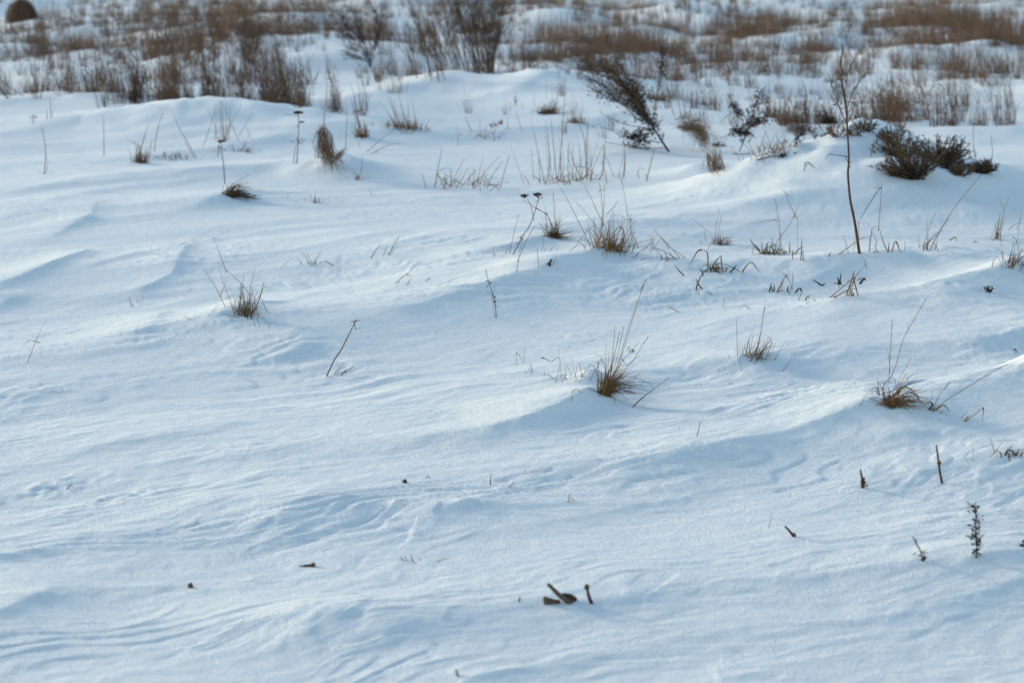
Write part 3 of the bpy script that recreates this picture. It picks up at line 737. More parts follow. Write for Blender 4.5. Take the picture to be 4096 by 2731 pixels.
plant('grass_tuft', 'greenish grass tuft with one long stalk bent to the left, left side', 'grass tuft', 'B1', (1930, 1100), [
    's2.2 1945,920 1880,840 1800,765 1765,735', 'b1.8~ 1765,735 1720,610 1670,485', 'b1.8 1765,1032 1690,880 1595,730', 'b1.8 1790,960 1745,830 1718,750', 'b1.6 1740,920 1760,860 1775,810', 'b1.6 1955,1000 1960,900 2000,735', 'b1.8 1880,1010 1900,880 1912,770', 's2.4 1980,1090 2030,980 2070,835',
    's2.2 1990,1090 2040,960 2062,880', 'b1.6 1660,1078 1700,1030 1725,1010 ', 'b1.5 2090,1080 2060,990 2010,930', 'b1.4 2120,1090 2070,1020 2030,1000', 'b1.5 2105,1195 2140,1155', 'b1.6 2000,1190 1990,1150 1960,1110', 'g3.4 1915,1105 1905,1060 1920,1010', 'g3 1920,1105 1925,1050 1915,990', 'b1.4 2110,1180 2060,1120 2000,1080', 'b1.6 1940,1140 1950,1080 1945,1000', 'b1.5 2040,1185 2020,1140 2000,1110'],
    [(46, 90, 4, 17, (100, 280), .12, 1.7, 'b'), (16, 70, 8, 16, (80, 200), .12, 1.9, 'g'), (16, 80, 42, 24, (100, 220), .5, 1.4, 'b'), (8, 90, -38, 20, (90, 200), .3, 1.4, 'b')])
plant('grass_sprout', 'two short blades leaning apart on the left slope', 'sprout', 'B1', (1060, 1036), ['b2 1036,1036 1022,990 1010,950', 'b1.8 1108,1012 1120,970 1130,937', 'p1.4 1050,1034 1040,1000', 'p1.4 1090,1005 1085,975', 'p1.4 1070,1000 1072,970'])
plant('grass_sprout', 'very faint blades sticking out of a drift on the left', 'sprout', 'B1', (1240, 636), ['p2 1240,636 1245,600 1255,565', 'p2 1190,600 1186,550', 'p2.4 1210,625 1230,615 1268,630', 'p1.6 1250,630 1268,622'])
plant('straw_piece', 'short straw lying on the drift edge above the faint blades', 'straw', 'B1', (1405, 545), ['b2.4 1405,545 1440,535 1474,525'])
plant('straw_piece', 'thin faint straw in the shadow of the long left drift', 'straw', 'B1', (710, 643), ['p2 710,643 740,620 770,600'])
plant('straw_piece', 'short straw on the slope left of the greenish tuft', 'straw', 'B1', (1490, 1128), ['p2 1490,1128 1460,1118 1425,1106'])
plant('grass_clump', 'small dark drooping clump on a bright little drift, upper left', 'grass clump', 'B1', (1800, 165), ['b2 1745,140 1750,90 1762,60', 'b2 1790,120 1800,95 1815,85', 'p1.6 1780,200 1765,270 1755,310', 'p1.6 1880,250 1880,300', 'p1.6 1930,260 1925,310 1905,335'],
    [(60, 45, 52, 18, (90, 260), .75, 3.2, 'b'), (26, 40, 62, 14, (120, 270), .85, 3, 'd'), (12, 40, -10, 30, (50, 110), .5, 2.2, 'b')])
# --- the belt of plants right of centre
plant('dry_flower', 'dark flat-headed dry flower with two heads, leaning right', 'dry flower', 'B3', (300, 622), ['d3.4 300,622 345,540 372,480 428,400 462,310 490,220 500,180', 'd2.2~ 455,325 440,250 420,200 388,165', 'd1.6~ 495,200 515,185 526,178', 'd1.4 345,615 365,540 380,470'],
      extra=both(flat_head('B3', (388, 158), 64), flat_head('B3', (495, 148), 66, .5, 30), flat_head('B3', (526, 176), 26, .3, 8), leaf_chips('B3', [(345, 545), (380, 465)], 16, .012, .006)))
plant('stalk_pair', 'two thin straight straws left of the flat-headed dry flower', 'straw', 'B3', (268, 622), ['s2.2 268,622 300,480 343,315', 'b1.6 236,626 255,580 278,530'])
plant('straw_stub', 'tiny broken V of straw at the left end of the plant belt', 'straw', 'B3', (145, 640), ['b2.2 143,640 144,605 145,573', 'b1.8 167,638 155,615 146,600', 'p1.6 175,605 185,562'])
plant('tan_stalk', 'tall tan stalk with a joint, in front of the dry flower', 'stalk', 'B3', (325, 768), ['s3.2 325,768 345,645', 's2.4~ 345,648 395,530 470,395'])
plant('straw_stub', 'short curved straw between the jointed stalk and the brown stub', 'straw', 'B3', (500, 722), ['s2 500,722 493,650 490,570'])
plant('wood_stub', 'little brown broken stub by the crest left of the big clump', 'stub', 'B3', (585, 712), ['t10 585,712 590,685 596,660', 't5~ 590,680 600,672 607,662', 'b2 612,705 625,665 636,636', 'b1.5 530,722 530,702', 's1.5 635,690 653,676'])
plant('grass_tuft', 'brown tuft with a dark heart and one long broken straw to the left', 'grass tuft', 'B3', (620, 490), ['s2.6h 632,420 625,300 612,140', 's2.4 600,390 585,350 545,295', 's2.6~ 548,300 460,245 370,193', 's2.2~ 545,295 490,270 440,250', 's2 560,420 557,330 553,235', 'l3 650,450 720,490 795,548', 'l3 655,460 700,510 745,560', 's2.4 635,480 680,590 712,667',
    'b2 600,420 640,370 720,360', 'b2 640,400 660,380 665,330', 'b1.8 560,460 520,390 490,345', 's2 520,600 540,520 530,470', 's1.8 545,600 560,570', 'b2 570,625 600,580 630,540', 'b1.8 655,615 640,560', 'l2.6 660,455 740,480 780,470'],
    [(60, 50, 5, 26, (70, 220), .2, 1.9, 'b'), (26, 36, 0, 20, (40, 120), .15, 2.6, 'd'), (34, 50, 62, 14, (110, 260), .45, 1.8, 'b')])
plant('grass_tuft', 'largest straw clump on the crest right of centre with many tall stalks', 'grass tuft', 'B3', (1050, 580), [
    'b2.2 905,560 840,420 780,300 700,150 640,55', 's2.6 985,470 1000,300 985,115 968,55', 's2.4 1000,400 1012,230 1017,60', 's2.2~ 975,120 1000,122 1020,115', 's2.4 1000,370 945,260 900,160 860,85', 's2 1050,430 1070,340 1086,275', 's2.4~ 1048,292 1085,255 1122,203', 's2 965,430 930,380 870,300 785,205',
    'b1.7 1195,310 1180,200 1150,30 1145,-20', 's2.6 1275,556 1225,430 1205,305', 's2.4 1250,575 1215,450 1225,300', 's2.2 1210,540 1190,420 1200,340', 's2.2~ 1225,345 1180,350 1140,315', 'l5 1165,530 1168,450 1150,408', 'l4~ 1150,408 1120,412 1090,455', 'l3.4 1085,560 1095,470 1090,400', 's2.2 820,510 880,440 950,378',
    'l3 745,600 800,550 830,533 855,560 876,602', 's2.2 1030,590 1050,520 990,480 950,480', 's2 960,540 1000,470 1050,450', 'l3 1120,600 1090,540 1060,520 1010,530', 's2 910,590 960,500 980,400', 's2 950,560 990,470 1010,360', 'b1.8 1000,560 1050,470 1060,400', 'b1.8 940,580 910,500 880,340',
    'g4 1150,620 1210,640 1290,660 1340,660', 'g4 1200,640 1290,665 1370,650 1435,665', 'g3.5 1110,600 1160,590 1200,610', 'g3.5 1230,650 1270,630 1280,600', 'l4 1100,600 1170,620 1230,660', 'g4 1160,610 1195,590 1190,575', 'b1.8 1020,660 1045,610', 's2.2 1240,585 1255,540 1215,440', 'g3.2 1300,670 1340,650 1400,655'],
    [(80, 150, 5, 20, (100, 310), .2, 1.9, 's'), (44, 150, 0, 30, (60, 200), .4, 2.2, 'l'), (34, 120, 40, 26, (70, 200), .5, 2.0, 'b')])
plant('stubble', 'crossed broken straws just right of the largest straw clump', 'stubble', 'B3', (1500, 660), ['s2.4 1650,650 1580,600 1520,560 1400,425', 's2.4 1605,652 1540,575 1450,480', 's3 1578,655 1500,610 1410,570', 's2 1312,600 1370,540 1432,470', 's2 1372,610 1410,560 1452,500', 'g2.6 1455,672 1470,620', 'l3 1507,676 1498,622', 's1.8 1400,560 1390,510 1350,465', 's1.8 1385,560 1395,500 1372,450', 's2 1560,660 1530,610 1500,545'], [(8, 120, 10, 40, (40, 110), .1, 1.8, 's')])
plant('grass_tuft', 'pale small tuft with a bent blade to its left, on a little snow shelf', 'grass tuft', 'B3', (1920, 545), ['b2 1812,522 1800,470 1803,430', 'b1.8~ 1803,425 1760,385 1692,340', 's2.2 1880,522 1890,400 1912,268', 's2.2h 1905,522 1912,420 1928,330', 'l6 1925,545 1922,520 1925,495', 'b1.8 1775,540 1770,510 1780,490', 'b1.8 1830,585 1830,560 1850,545'],
    [(26, 80, 20, 28, (40, 120), .35, 1.9, 'b'), (20, 60, 62, 16, (80, 180), .7, 1.8, 'b')])
plant('leafy_clump', 'sprawling clump of broad bent green-brown leaves below the belt', 'leaf clump', 'B3', (1880, 755), ['l5 1850,745 1885,680 1928,630', 'l4~ 1928,632 1935,720 1962,856', 'l4.5 1828,722 1825,640 1818,605 1775,580', 'l5~ 1775,580 1740,605 1685,705', 'l5 1790,660 1850,690 1900,700', 'g6~ 1895,690 1970,705 2050,740 2092,772', 'l5 1850,755 1815,790 1780,870 1752,935', 'l4 1840,755 1858,850 1852,942',
    'g5 1732,908 1745,850 1775,790 1815,738', 'l5 1785,897 1750,855 1730,808', 'g5 2000,765 2035,725 2052,703', 'l5 1870,745 1930,755 1990,768', 'l5 2090,768 2125,715 2160,680', 'l4~ 2160,680 2180,690 2200,720 2245,770', 'g4 1900,760 1870,720 1850,690', 'l5 1880,760 1890,715 1925,690', 'b2 1860,940 1825,915 1808,932', 'b2.2 1750,905 1765,880', 'g4 1790,790 1775,750 1760,730'],
    [(12, 80, 0, 50, (50, 130), .6, 4, 'l'), (8, 90, 20, 50, (50, 110), .6, 4, 'g')], extra=leaf_chips('B3', [(1755, 775), (1768, 777)], 10, .007, .003, 'd', 'seed_cluster'))
plant('green_grass', 'single dark green blade slanting left of the sprawling leaf clump', 'grass blade', 'B3', (1638, 790), ['g5 1638,790 1600,750 1565,703'])
plant('grass_tuft', 'green-based tuft with tall forked tan stalks left of the tall dry stem', 'grass tuft', 'B4', (190, 620), ['s2.6 243,600 240,400 222,290 204,182', 's2.8 200,560 250,480 305,410 358,312', 's2.6~ 358,312 320,230 288,142', 's1.8~ 288,142 270,122 252,104', 's2.2~ 358,312 375,265 387,225', 'b1.8~ 360,312 383,315', 's2~ 382,316 378,450 382,592', 'l4.5~ 215,350 110,365 0,385 -118,410',
    'l4 95,608 60,560 40,545 -30,570', 'l4 85,605 30,540 5,492', 'g4 110,615 100,560 105,520', 's2.4 250,600 252,520 248,455', 'g4 150,620 170,570 190,475', 'g4 130,612 140,540 165,520', 'l3.5 170,625 210,570 190,535', 'g4.5 230,635 290,625 325,628', 'g5 265,660 262,640', 'l3.6 225,630 250,600 275,560', 'l3 205,610 180,570 190,540'],
    [(26, 130, 0, 38, (40, 120), .5, 3, 'g'), (24, 130, 0, 34, (40, 130), .4, 2.6, 'l')])
plant('straw_stub', 'group of three short upright straws right of the green-based tuft', 'straw', 'B4', (405, 672), ['s4 340,660 342,620 345,590', 'g3.6 405,672 412,580 414,490', 's4 425,672 424,630 423,590'])
plant('straw_stub', 'tiny slanted straw peg before the tall dry stem', 'straw', 'B4', (625, 640), ['l4 625,640 635,620 645,602'])
def tall_branches(root, B, fr):
    # shoots of the dry stem, measured in the D frame
    SH = ['1.6 802,570 780,520 745,430 705,320 700,290', '1.5 808,470 830,390 880,300 910,250 925,250', '1.5 800,300 815,230 840,170 856,145', '1.4 790,545 770,500 735,430', '1.5 812,560 840,500 855,440 830,420', '1.4 775,380 735,340 715,330', '1.4 780,330 765,290 762,250',
          '1.3 700,320 715,280 740,320', '1.3 712,300 690,290 670,280', '1.2 700,290 690,260 687,240', '1.4 800,420 835,430 855,455', '1.4 805,500 830,480 850,455', '1.6 812,790 760,780 690,770', '1.3~ 690,770 675,785 662,805', '1.2 812,820 800,805 797,780', '1.2 822,860 832,840 830,820', '1.3 808,560 780,550 765,560', '1.3 845,340 860,350 868,345',
          '1.3 790,290 775,270 770,300', '1.3 800,390 790,360 770,370', '1.3 745,430 735,440 728,460', '1.2 790,300 810,310 800,340', '1.2 900,260 918,262 915,280', '1.3 805,535 838,540', '1.3 800,460 770,470 740,440']
    for s in SH:
        w, *pp = s.replace('~', '').split()
        pts = [tuple(float(c) for c in p.split(',')) for p in pp]
        line, _ = stroke_line('D', pts, B.y, False, random.uniform(-.5, .5))
        r = float(w) * .0015
        m = MB(); m.tube(line, [r * (1 - .5 * i / len(line)) for i in range(len(line))], 4)
        m.build('side_shoot', MAT['t'], root)
    for pts, n_, sz, sp in (([(735, 318), (750, 325)], 14, .012, .008), ([(738, 430), (730, 440)], 12, .012, .008), ([(915, 255), (905, 270)], 12, .011, .008), ([(775, 230), (790, 300)], 30, .011, .010), ([(780, 320), (785, 400)], 30, .010, .010), ([(842, 325), (865, 345)], 8, .010, .006), ([(856, 145), (845, 175)], 8, .008, .004), ([(795, 545), (815, 565)], 10, .010, .006), ([(770, 130), (780, 200)], 14, .008, .004), ([(815, 700), (825, 870)], 14, .008, .003), ([(840, 430), (855, 450)], 10, .010, .006)):
        leaf_chips('D', pts, n_, sz, sp, 'd')(root, B, fr)
plant('dry_weed', 'tall bare dark stem with withered top shoots, standing alone at the right', 'dry stem', 'D', (888, 1425), ['t10 888,1425 862,1250 845,1160 825,1060 812,900 818,800 810,640 802,480', 't8~ 803,490 790,400 772,300 775,215', 't5.5~ 775,220 762,170 772,110 778,70 770,43'], extra=tall_branches)
plant('straw_piece', 'tan straw leaning across the foot of the tall bare stem', 'straw', 'D', (750, 1435), ['s3.4 750,1435 810,1390 880,1340 926,1320'])
plant('bent_stalk', 'tan stalk folded at the top, right beside the tall bare stem', 'stalk', 'B4', (1090, 606), ['l3.4 1090,606 1055,530 1020,410', 'l3.2 942,605 950,520 965,425 1000,402', 's2.8~ 1015,410 1028,260 1040,100 1050,65', 's2~ 1040,100 1000,101 966,99', 'l3.4~ 1035,92 960,200 900,300 862,370', 's2.4~ 862,370 858,450 862,520', 'l3 1010,608 990,560 1000,520 960,430', 'l3.4 1095,605 1096,560 1098,515', 'l4 1120,606 1140,530 1155,518', 'g4~ 1155,518 1170,560 1186,606', 'l3 975,612 995,598 1030,610', 'b2 940,580 985,575', 'b2.2 1222,596 1221,560 1220,518', 'p2.2 780,612 760,540 740,458', 'p2 815,610 830,540 822,470'])
plant('grass_tuft', 'thin tuft with one long straw leaning far to the right behind the crest', 'grass tuft', 'B4', (1390, 590), ['s2.8 1410,596 1480,470 1545,365 1600,270 1720,120 1832,-12', 's2.4h 1362,577 1400,450 1465,290', 's2.2 1402,530 1397,440 1395,358', 'b2 1395,540 1440,480 1505,440 1545,425', 'l3 1400,540 1460,480 1500,460', 'b1.8 1430,560 1500,430 1560,330', 'b2 1485,598 1465,550 1440,545', 'p2 1300,525 1330,515 1355,528'], [(12, 70, 18, 16, (80, 200), .05, 2, 'b')])
plant('grass_tuft', 'upright pale-stalked tuft near the right edge above the crest', 'grass tuft', 'B4', (1942, 503), ['l5 1940,503 1955,400 1972,285', 's2.6 1945,500 1990,330 2036,175', 's2 1965,480 2000,280 1945,165', 'b1.8 1900,498 1930,400 1960,340', 'b1.8 1960,480 2020,330 2095,255'], [(9, 40, 10, 12, (90, 220), .03, 2, 's')])
plant('straw_piece', 'long low curved straw running to the right edge', 'straw', 'B4', (1900, 516), ['l4 1900,516 1960,490 2040,470 2170,458'])
plant('grass_tuft', 'tuft of fine curved blades cut off by the right edge on the crest', 'grass tuft', 'B4', (2100, 715), ['b2 1980,722 1990,620 1970,500', 's2.4 1905,728 1920,660 1950,640 1975,690', 's2.2 2058,728 2010,690 1975,600 1925,565', 'b2 2030,690 2060,590 2080,520', 's2 2110,690 2118,600 2118,500', 'b1.8 2070,480 2100,520 2110,600', 'b1.8 2098,520 2120,400 2140,255', 'b1.8 2060,410 2100,380 2160,390', 'b1.8 2110,390 2130,330'], [(40, 110, 22, 18, (70, 210), .25, 2.2, 'b')])
plant('green_sprig', 'small green bent sprig on the snow right of the leaning long straw', 'sprig', 'B4', (1600, 520), ['g4 1570,512 1595,500 1615,482', 'l3~ 1615,482 1625,500 1624,528', 'g3 1550,512 1580,520'])
plant('straw_arch', 'tiny curled straw hoop further right behind the crest', 'straw', 'B4', (1785, 535), ['l4 1760,532 1775,518 1792,535'])
plant('grass_sprig', 'tan folded straws with small dark green blades, left of the leaning pile', 'grass', 'B4', (290, 920), ['l4.5 220,920 255,850 290,782', 'l3.4~ 290,782 255,768 218,764', 's2.4~ 290,782 330,860 365,957', 't2.6 310,936 335,880 342,830 345,768', 'g5 158,916 170,880 176,842', 'g4 185,918 178,880 160,870', 'g4 195,915 197,880 194,850', 'g5 300,918 305,890 310,872', 'g6 365,922 385,895 402,884', 'g5~ 402,884 412,905 420,937', 'g2.4 390,985 400,955 410,930', 's2.2 220,918 265,905 280,920', 's2 250,910 270,820 300,790'])
plant('leaning_straws', 'pile of leaning tan straws with one long bowed blade on the right slope', 'straw', 'B4', (800, 950), ['s3.4 635,962 720,890 830,800', 's2.2~ 830,800 915,700', 'b1.7~ 915,700 905,660 878,628', 'l4 762,952 795,850 826,745', 'l3.4 855,948 835,870 820,800 826,750', 's3 665,965 760,905 850,890', 'l5 800,950 808,920 800,905', 'l5 815,948 822,930 825,925', 's2.4 640,960 760,920 815,830', 'l4 780,950 800,900 790,870', 'l5~ 815,850 825,820 840,800'])
plant('green_leaf_sprig', 'folded dark green leaf at the right side of the straw pile', 'leaf', 'B4', (870, 856), ['g8 868,856 890,825 908,806', 'g7~ 908,806 880,810 845,832'])
plant('green_leaf_sprig', 'dark green V-shaped leaf pair left of the straw pile', 'leaf', 'B4', (572, 868), ['g6 572,868 540,845 495,820', 'g5 570,868 590,855 608,850'])
plant('green_leaf_sprig', 'upright dark green leaf sprig between the V leaf and the straw pile', 'leaf', 'B4', (705, 858), ['g7 700,858 702,830 692,798', 'g6 708,858 715,820 721,768', 'g4 722,858 718,830', 'b2 712,888 700,862 675,845', 'l3 668,855 675,840 690,850', 'g2.6 776,840 778,815'])
plant('straw_bits', 'scatter of tiny dark broken bits below the folded straws', 'straw', 'B4', (455, 985), ['l4 445,985 450,960 470,945', 'l3~ 470,945 470,955 462,968', 'b2 445,1008 470,995 497,995', 'b2 520,992 510,975 503,960', 'b2 570,980 578,972 586,978'])
plant('seed_clump', 'little dark knobbly clump sitting alone on the right-hand slope', 'seed clump', 'B4', (1888, 920), ['d5 1890,918 1880,900 1868,880', 'd5 1888,918 1898,902 1905,888'], extra=both(leaf_chips('B4', [(1868, 885), (1880, 910), (1905, 890)], 44, .014, .006), leaf_chips('B4', [(1870, 880), (1868, 895)], 8, .012, .003, 's')))
plant('straw_arch', 'small dark hoop of a stalk in the shaded hollow at the right edge', 'straw', 'B4', (2095, 1388), ['l4.5 2096,1388 2090,1370 2078,1363 2068,1378'])
plant('lone_grass', 'one short pale thread standing on the right slope left of the knobbly clump', 'grass blade', 'B4', (1248, 1210), ['p1.4 1248,1210 1249,1180 1250,1156'])
# --- upper middle
plant('grass_row', 'row of bent pale-brown straws in a loose line, upper centre', 'grass row', 'A2', (1800, 1580), ['b4 1565,1590 1600,1400 1630,1240', 's3 1580,1510 1620,1440 1680,1425 1700,1445', 's4 1700,1590 1705,1480 1700,1430', 's3.4 1700,1590 1740,1490 1815,1355', 's3.4 1840,1590 1860,1510 1868,1460', 'b4.5 1890,1600 1895,1500 1892,1420', 's3 1905,1600 1960,1500 2120,1320', 's4 2120,1600 2150,1480 2200,1315', 's3 2010,1600 2060,1480 2140,1370', 's3 1960,1640 1930,1520 1900,1430', 's3 1985,1590 1990,1520 2020,1470', 's3 1560,1600 1600,1620 1640,1590', 's3.4 2080,1590 2000,1520 1990,1460', 'l5 2150,1548 2200,1550 2260,1565', 's3 1990,1660 2060,1600 2110,1560', 's3 2130,1670 2100,1600 2060,1540', 's3 2230,1680 2260,1650 2290,1620'],
      [(30, 300, 12, 32, (60, 230), .1, 3.2, 's')])
plant('grass_row', 'faint frosted green blades in a shaded hollow, upper left of centre', 'grass row', 'B2', (510, 220), ['p2.6 510,222 508,180 512,125', 'p2.4 500,215 480,170 435,112', 'p2 520,215 545,180 560,145', 'p2 295,185 297,160 300,135', 'p2 270,180 262,165', 'p2 405,205 400,180', 'p2 432,205 435,170', 'p2 625,205 620,170 630,155', 'p1.8 590,205 610,165', 'p2.6 955,168 945,135 932,105', 'p2 980,160 978,140', 'p1.8 760,205 752,180', 'p2 680,190 670,170'], [(16, 160, 0, 25, (20, 70), .2, 2, 'p'), (8, 60, 0, 20, (30, 80), .2, 2, 'g')])
plant('stalk_group', 'open stand of tall thin straws left of the leaning dark weed', 'stalks', 'A3', (600, 1540), ['b3.6 380,1560 340,1380 300,1180 265,1000', 'b3.4 400,1540 420,1350 390,1020', 'b3.4 480,1520 455,1250 430,1000', 'b4 490,1520 520,1250 550,800 556,660', 'b3.4 515,1520 520,1200 550,1090', 's4 470,1530 480,1490 490,1530', 'b3 430,1540 425,1330 400,1200', 'b5 735,1500 725,1300 715,1180', 's4 730,1430 720,1200 670,1050', 's4 745,1500 735,1200 755,1000', 's4 870,1500 880,1300 875,1220', 's4 905,1560 890,1450 860,1360', 's3.4 770,1520 800,1400 870,1240', 's3.4 840,1530 880,1400 895,1150', 'l4 650,1440 625,1380 600,1290 620,1265', 's3 640,1500 660,1410 760,1440 840,1520', 's4 1045,1520 1055,1350 1050,1200', 's4 1050,1500 1060,1400 1065,1310', 's3.4 965,1500 920,1380 880,1300', 's5 1240,1540 1275,1400 1310,1265', 's3.4~ 1245,1500 1235,1470', 'b3 1175,1510 1170,1450 1200,1425 1225,1440', 's3 600,1560 560,1480 540,1530', 's3 1040,1560 1015,1500 1010,1460', 'b3 580,1480 575,1400 590,1200'],
      [(26, 360, 0, 9, (200, 560), .03, 2.2, 'b'), (50, 260, 4, 38, (50, 170), .35, 2.4, 'l')])
# --- weeds, tussocks and small bushes of the upper half
def bundle(fr, A, M, Z, n, w, kind, name, depth=.1, taper=.6, fray=.13):
    """many strands from the line A over the line M to the line Z, joined into one part"""
    def f(root, B, fr_):
        m = MB()
        for i in range(n):
            a, b, c = random.random(), random.random(), random.random()
            L = lambda S, t: (S[0][0] + (S[1][0] - S[0][0]) * t, S[0][1] + (S[1][1] - S[0][1]) * t)
            q = [L(A, a), L(M, (a + b) / 2), L(Z, (b + c) / 2)]
            ext = max(abs(Z[0][0] - A[0][0]), abs(Z[0][1] - A[0][1]), 60) * fray
            q = [(x + random.gauss(0, ext * k_), y + random.gauss(0, ext * k_)) for (x, y), k_ in zip(q, (.35, .7, 1.1))]
            t0, t1 = random.uniform(0, .45), random.uniform(.6, 1)
            Y = B.y + random.gauss(0, depth)
            P = [at_depth(*fp(fr, p), Y + random.gauss(0, depth * .5)) for p in q]
            line = smooth_line(P, 4)
            line = line[int(t0 * len(line)):max(int(t0 * len(line)) + 3, int(t1 * len(line)))]
            r = w * .0005 * random.uniform(.7, 1.3)
            m.tube(line, [r * (1 - taper * j / len(line)) for j in range(len(line))], 3, .6)
        o = m.build(name, MAT[kind], root)
        o['kind'] = 'stuff'
    return f
def twigs_from(fr, pts, n, reach, w, kind, name='twigs', bias=(0, 0, .4), chips=0, size=.01):
    """fine side twigs along a measured line; with chips they carry withered leaves"""
    def f(root, B, fr_):
        line, _ = stroke_line(fr, pts, B.y, False, 0)
        m = MB()
        for i in range(n):
            t = random.random() * (len(line) - 1)
            a = int(t)
            p = line[a].lerp(line[a + 1], t - a)
            d = (line[a + 1] - line[a]).normalized() + Vector((random.gauss(0, .5), random.gauss(0, .5), random.gauss(0, .4))) + Vector(bias)
            d.normalize()
            L = reach * random.uniform(.35, 1)
            e = p + d * L + Vector((0, 0, L * .1))
            mid = p.lerp(e, .5) + Vector((random.gauss(0, .05), random.gauss(0, .05), random.gauss(0, .05))) * L
            m.tube([p, mid, e], [w * .0005, w * .0004, w * .00025], 3)
            for k in range(chips):
                c = p.lerp(e, random.uniform(.2, 1))
                m.chip(c, d + Vector((random.gauss(0, .8), random.gauss(0, .8), random.gauss(0, .8))), size * random.uniform(.6, 1.4), size * .45, size * .25)
        o = m.build(name, MAT[kind], root)
        o['kind'] = 'stuff'
    return f

main_w = [(1110, 1190), (1010, 1040), (930, 920), (830, 740), (700, 560), (600, 440)]
plant('dead_weed', 'big dark bushy dead weed leaning far over to the left', 'weed', 'E', (1112, 1195), [
    'd13 1112,1195 1010,1040 930,920 830,740', 'd7~ 830,740 740,620 600,440 480,330', 'd5~ 900,860 780,640 690,430 560,240', 'd5~ 930,920 760,780 560,670 290,530', 'd5~ 900,870 700,690 480,540 265,430', 'd4.5~ 880,820 660,560 480,420 280,370',
    'd4.5~ 1080,1155 920,1160 760,1150 600,1120 450,1095', 'd4.5~ 1040,1100 880,1080 760,1070 640,1030 430,940', 'd4.5~ 960,970 830,940 700,920 560,880 380,770', 'd4~ 850,760 780,560 720,470 680,360', 'd3.5~ 870,800 640,690 500,640 340,600'],
    extra=both(bundle('E', [(930, 920), (820, 720)], [(760, 760), (700, 560)], [(300, 520), (640, 380)], 90, 3.2, 'd', 'fine_stems', .10),
               bundle('E', [(880, 820), (800, 690)], [(620, 600), (700, 520)], [(180, 260), (620, 300)], 70, 3.0, 'b', 'seed_plumes', .12),
               *[twigs_from('E', q_, 42, .27, 2.8, 'd', 'fine_twigs', (-.15, 0, .3), 3, .020) for q_ in ([(930, 920), (830, 740), (700, 560), (560, 420)], [(900, 860), (780, 640), (690, 430), (600, 300)], [(930, 920), (760, 780), (560, 670), (360, 560)], [(900, 870), (700, 690), (480, 540), (330, 460)], [(880, 820), (660, 560), (480, 420), (350, 390)])], leaf_chips('E', [(930, 900), (760, 660), (600, 530)], 300, .024, .06, 'd'), leaf_chips('E', [(860, 720), (740, 540), (640, 420)], 300, .024, .05, 'd'), leaf_chips('E', [(760, 640), (560, 460), (300, 330)], 300, .022, .07, 'b', 'withered_seeds'), *[twigs_from('E', q_, 40, .24, 2.4, 'b', 'seed_twigs', (-.25, 0, .4), 3, .018) for q_ in ([(760, 640), (560, 460), (400, 350)], [(700, 520), (520, 360), (300, 280)])],
               leaf_chips('E', [(960, 960), (870, 820)], 240, .024, .034), leaf_chips('E', [(880, 1040), (740, 1040)], 260, .028, .042), leaf_chips('E', [(900, 1150), (660, 1140)], 120, .024, .022), leaf_chips('E', [(760, 1060), (640, 1000)], 120, .024, .036),
               leaf_chips('E', [(700, 900), (500, 860)], 40, .016, .02), leaf_chips('E', [(560, 640), (330, 560)], 180, .02, .034), leaf_chips('E', [(1040, 1080), (1050, 1000)], 24, .022, .010), leaf_chips('E', [(700, 480), (560, 250)], 60, .015, .02), leaf_chips('E', [(990, 1200), (1060, 1220)], 14, .018, .01)))
plant('dead_weed', 'slender dark seed spike standing up right behind the leaning weed', 'weed', 'E', (950, 870), ['d5 950,870 975,700 1010,520 1040,350 1045,220 1035,90'],
    extra=both(leaf_chips('E', [(1045, 400), (1040, 90)], 240, .026, .024), leaf_chips('E', [(960, 800), (1040, 400)], 90, .020, .014), twigs_from('E', [(1000, 560), (1045, 200)], 22, .12, 2.5, 'd', chips=2)))
plant('tussock', 'shaggy brown tussock bending over to the right above a snow bank', 'tussock', 'E', (1550, 1180), ['s4 1240,830 1210,640 1225,560', 's4 1290,800 1250,600 1300,480', 's4 1160,800 1120,640 1100,520', 's4 1330,800 1350,620 1390,560'],
    extra=both(bundle('E', [(1150, 920), (1400, 900)], [(1330, 870), (1500, 1000)], [(1420, 1170), (1600, 1180)], 120, 3, 'b', 'thatch', .15, .5, .30), bundle('E', [(1160, 920), (1400, 940)], [(1330, 900), (1500, 1020)], [(1430, 1150), (1580, 1170)], 80, 3, 'd', 'dark_thatch', .13, .5, .2), bundle('E', [(1180, 930), (1420, 950)], [(1380, 900), (1520, 1020)], [(1450, 1100), (1620, 1120)], 70, 2.6, 's', 'pale_thatch', .16, .6, .34), bundle('E', [(1155, 860), (1380, 860)], [(1180, 820), (1400, 840)], [(1150, 740), (1440, 760)], 60, 2.6, 'b', 'upright_blades', .10),
               bundle('E', [(1150, 940), (1330, 990)], [(1230, 920), (1360, 960)], [(1300, 940), (1420, 1010)], 60, 3, 'd', 'dark_blades', .12, .5, .3), bundle('E', [(1420, 1150), (1500, 1180)], [(1430, 1000), (1510, 1060)], [(1400, 860), (1530, 950)], 50, 2.6, 's', 'pale_blades', .08)))
plant('tussock', 'drooping straw tussock on the crest below the shaggy brown one', 'tussock', 'E', (1620, 1400), [],
    extra=both(bundle('E', [(1490, 1210), (1660, 1210)], [(1500, 1330), (1680, 1370)], [(1480, 1420), (1790, 1540)], 110, 2.8, 'b', 'straws', .12, .5, .22), bundle('E', [(1540, 1400), (1680, 1410)], [(1530, 1200), (1690, 1240)], [(1490, 920), (1660, 900)], 24, 2.6, 's', 'stalks', .10), bundle('E', [(1480, 1370), (1680, 1420)], [(1600, 1390), (1720, 1430)], [(1700, 1480), (1810, 1550)], 50, 2.8, 'l', 'leaves', .12, .6, .3)))
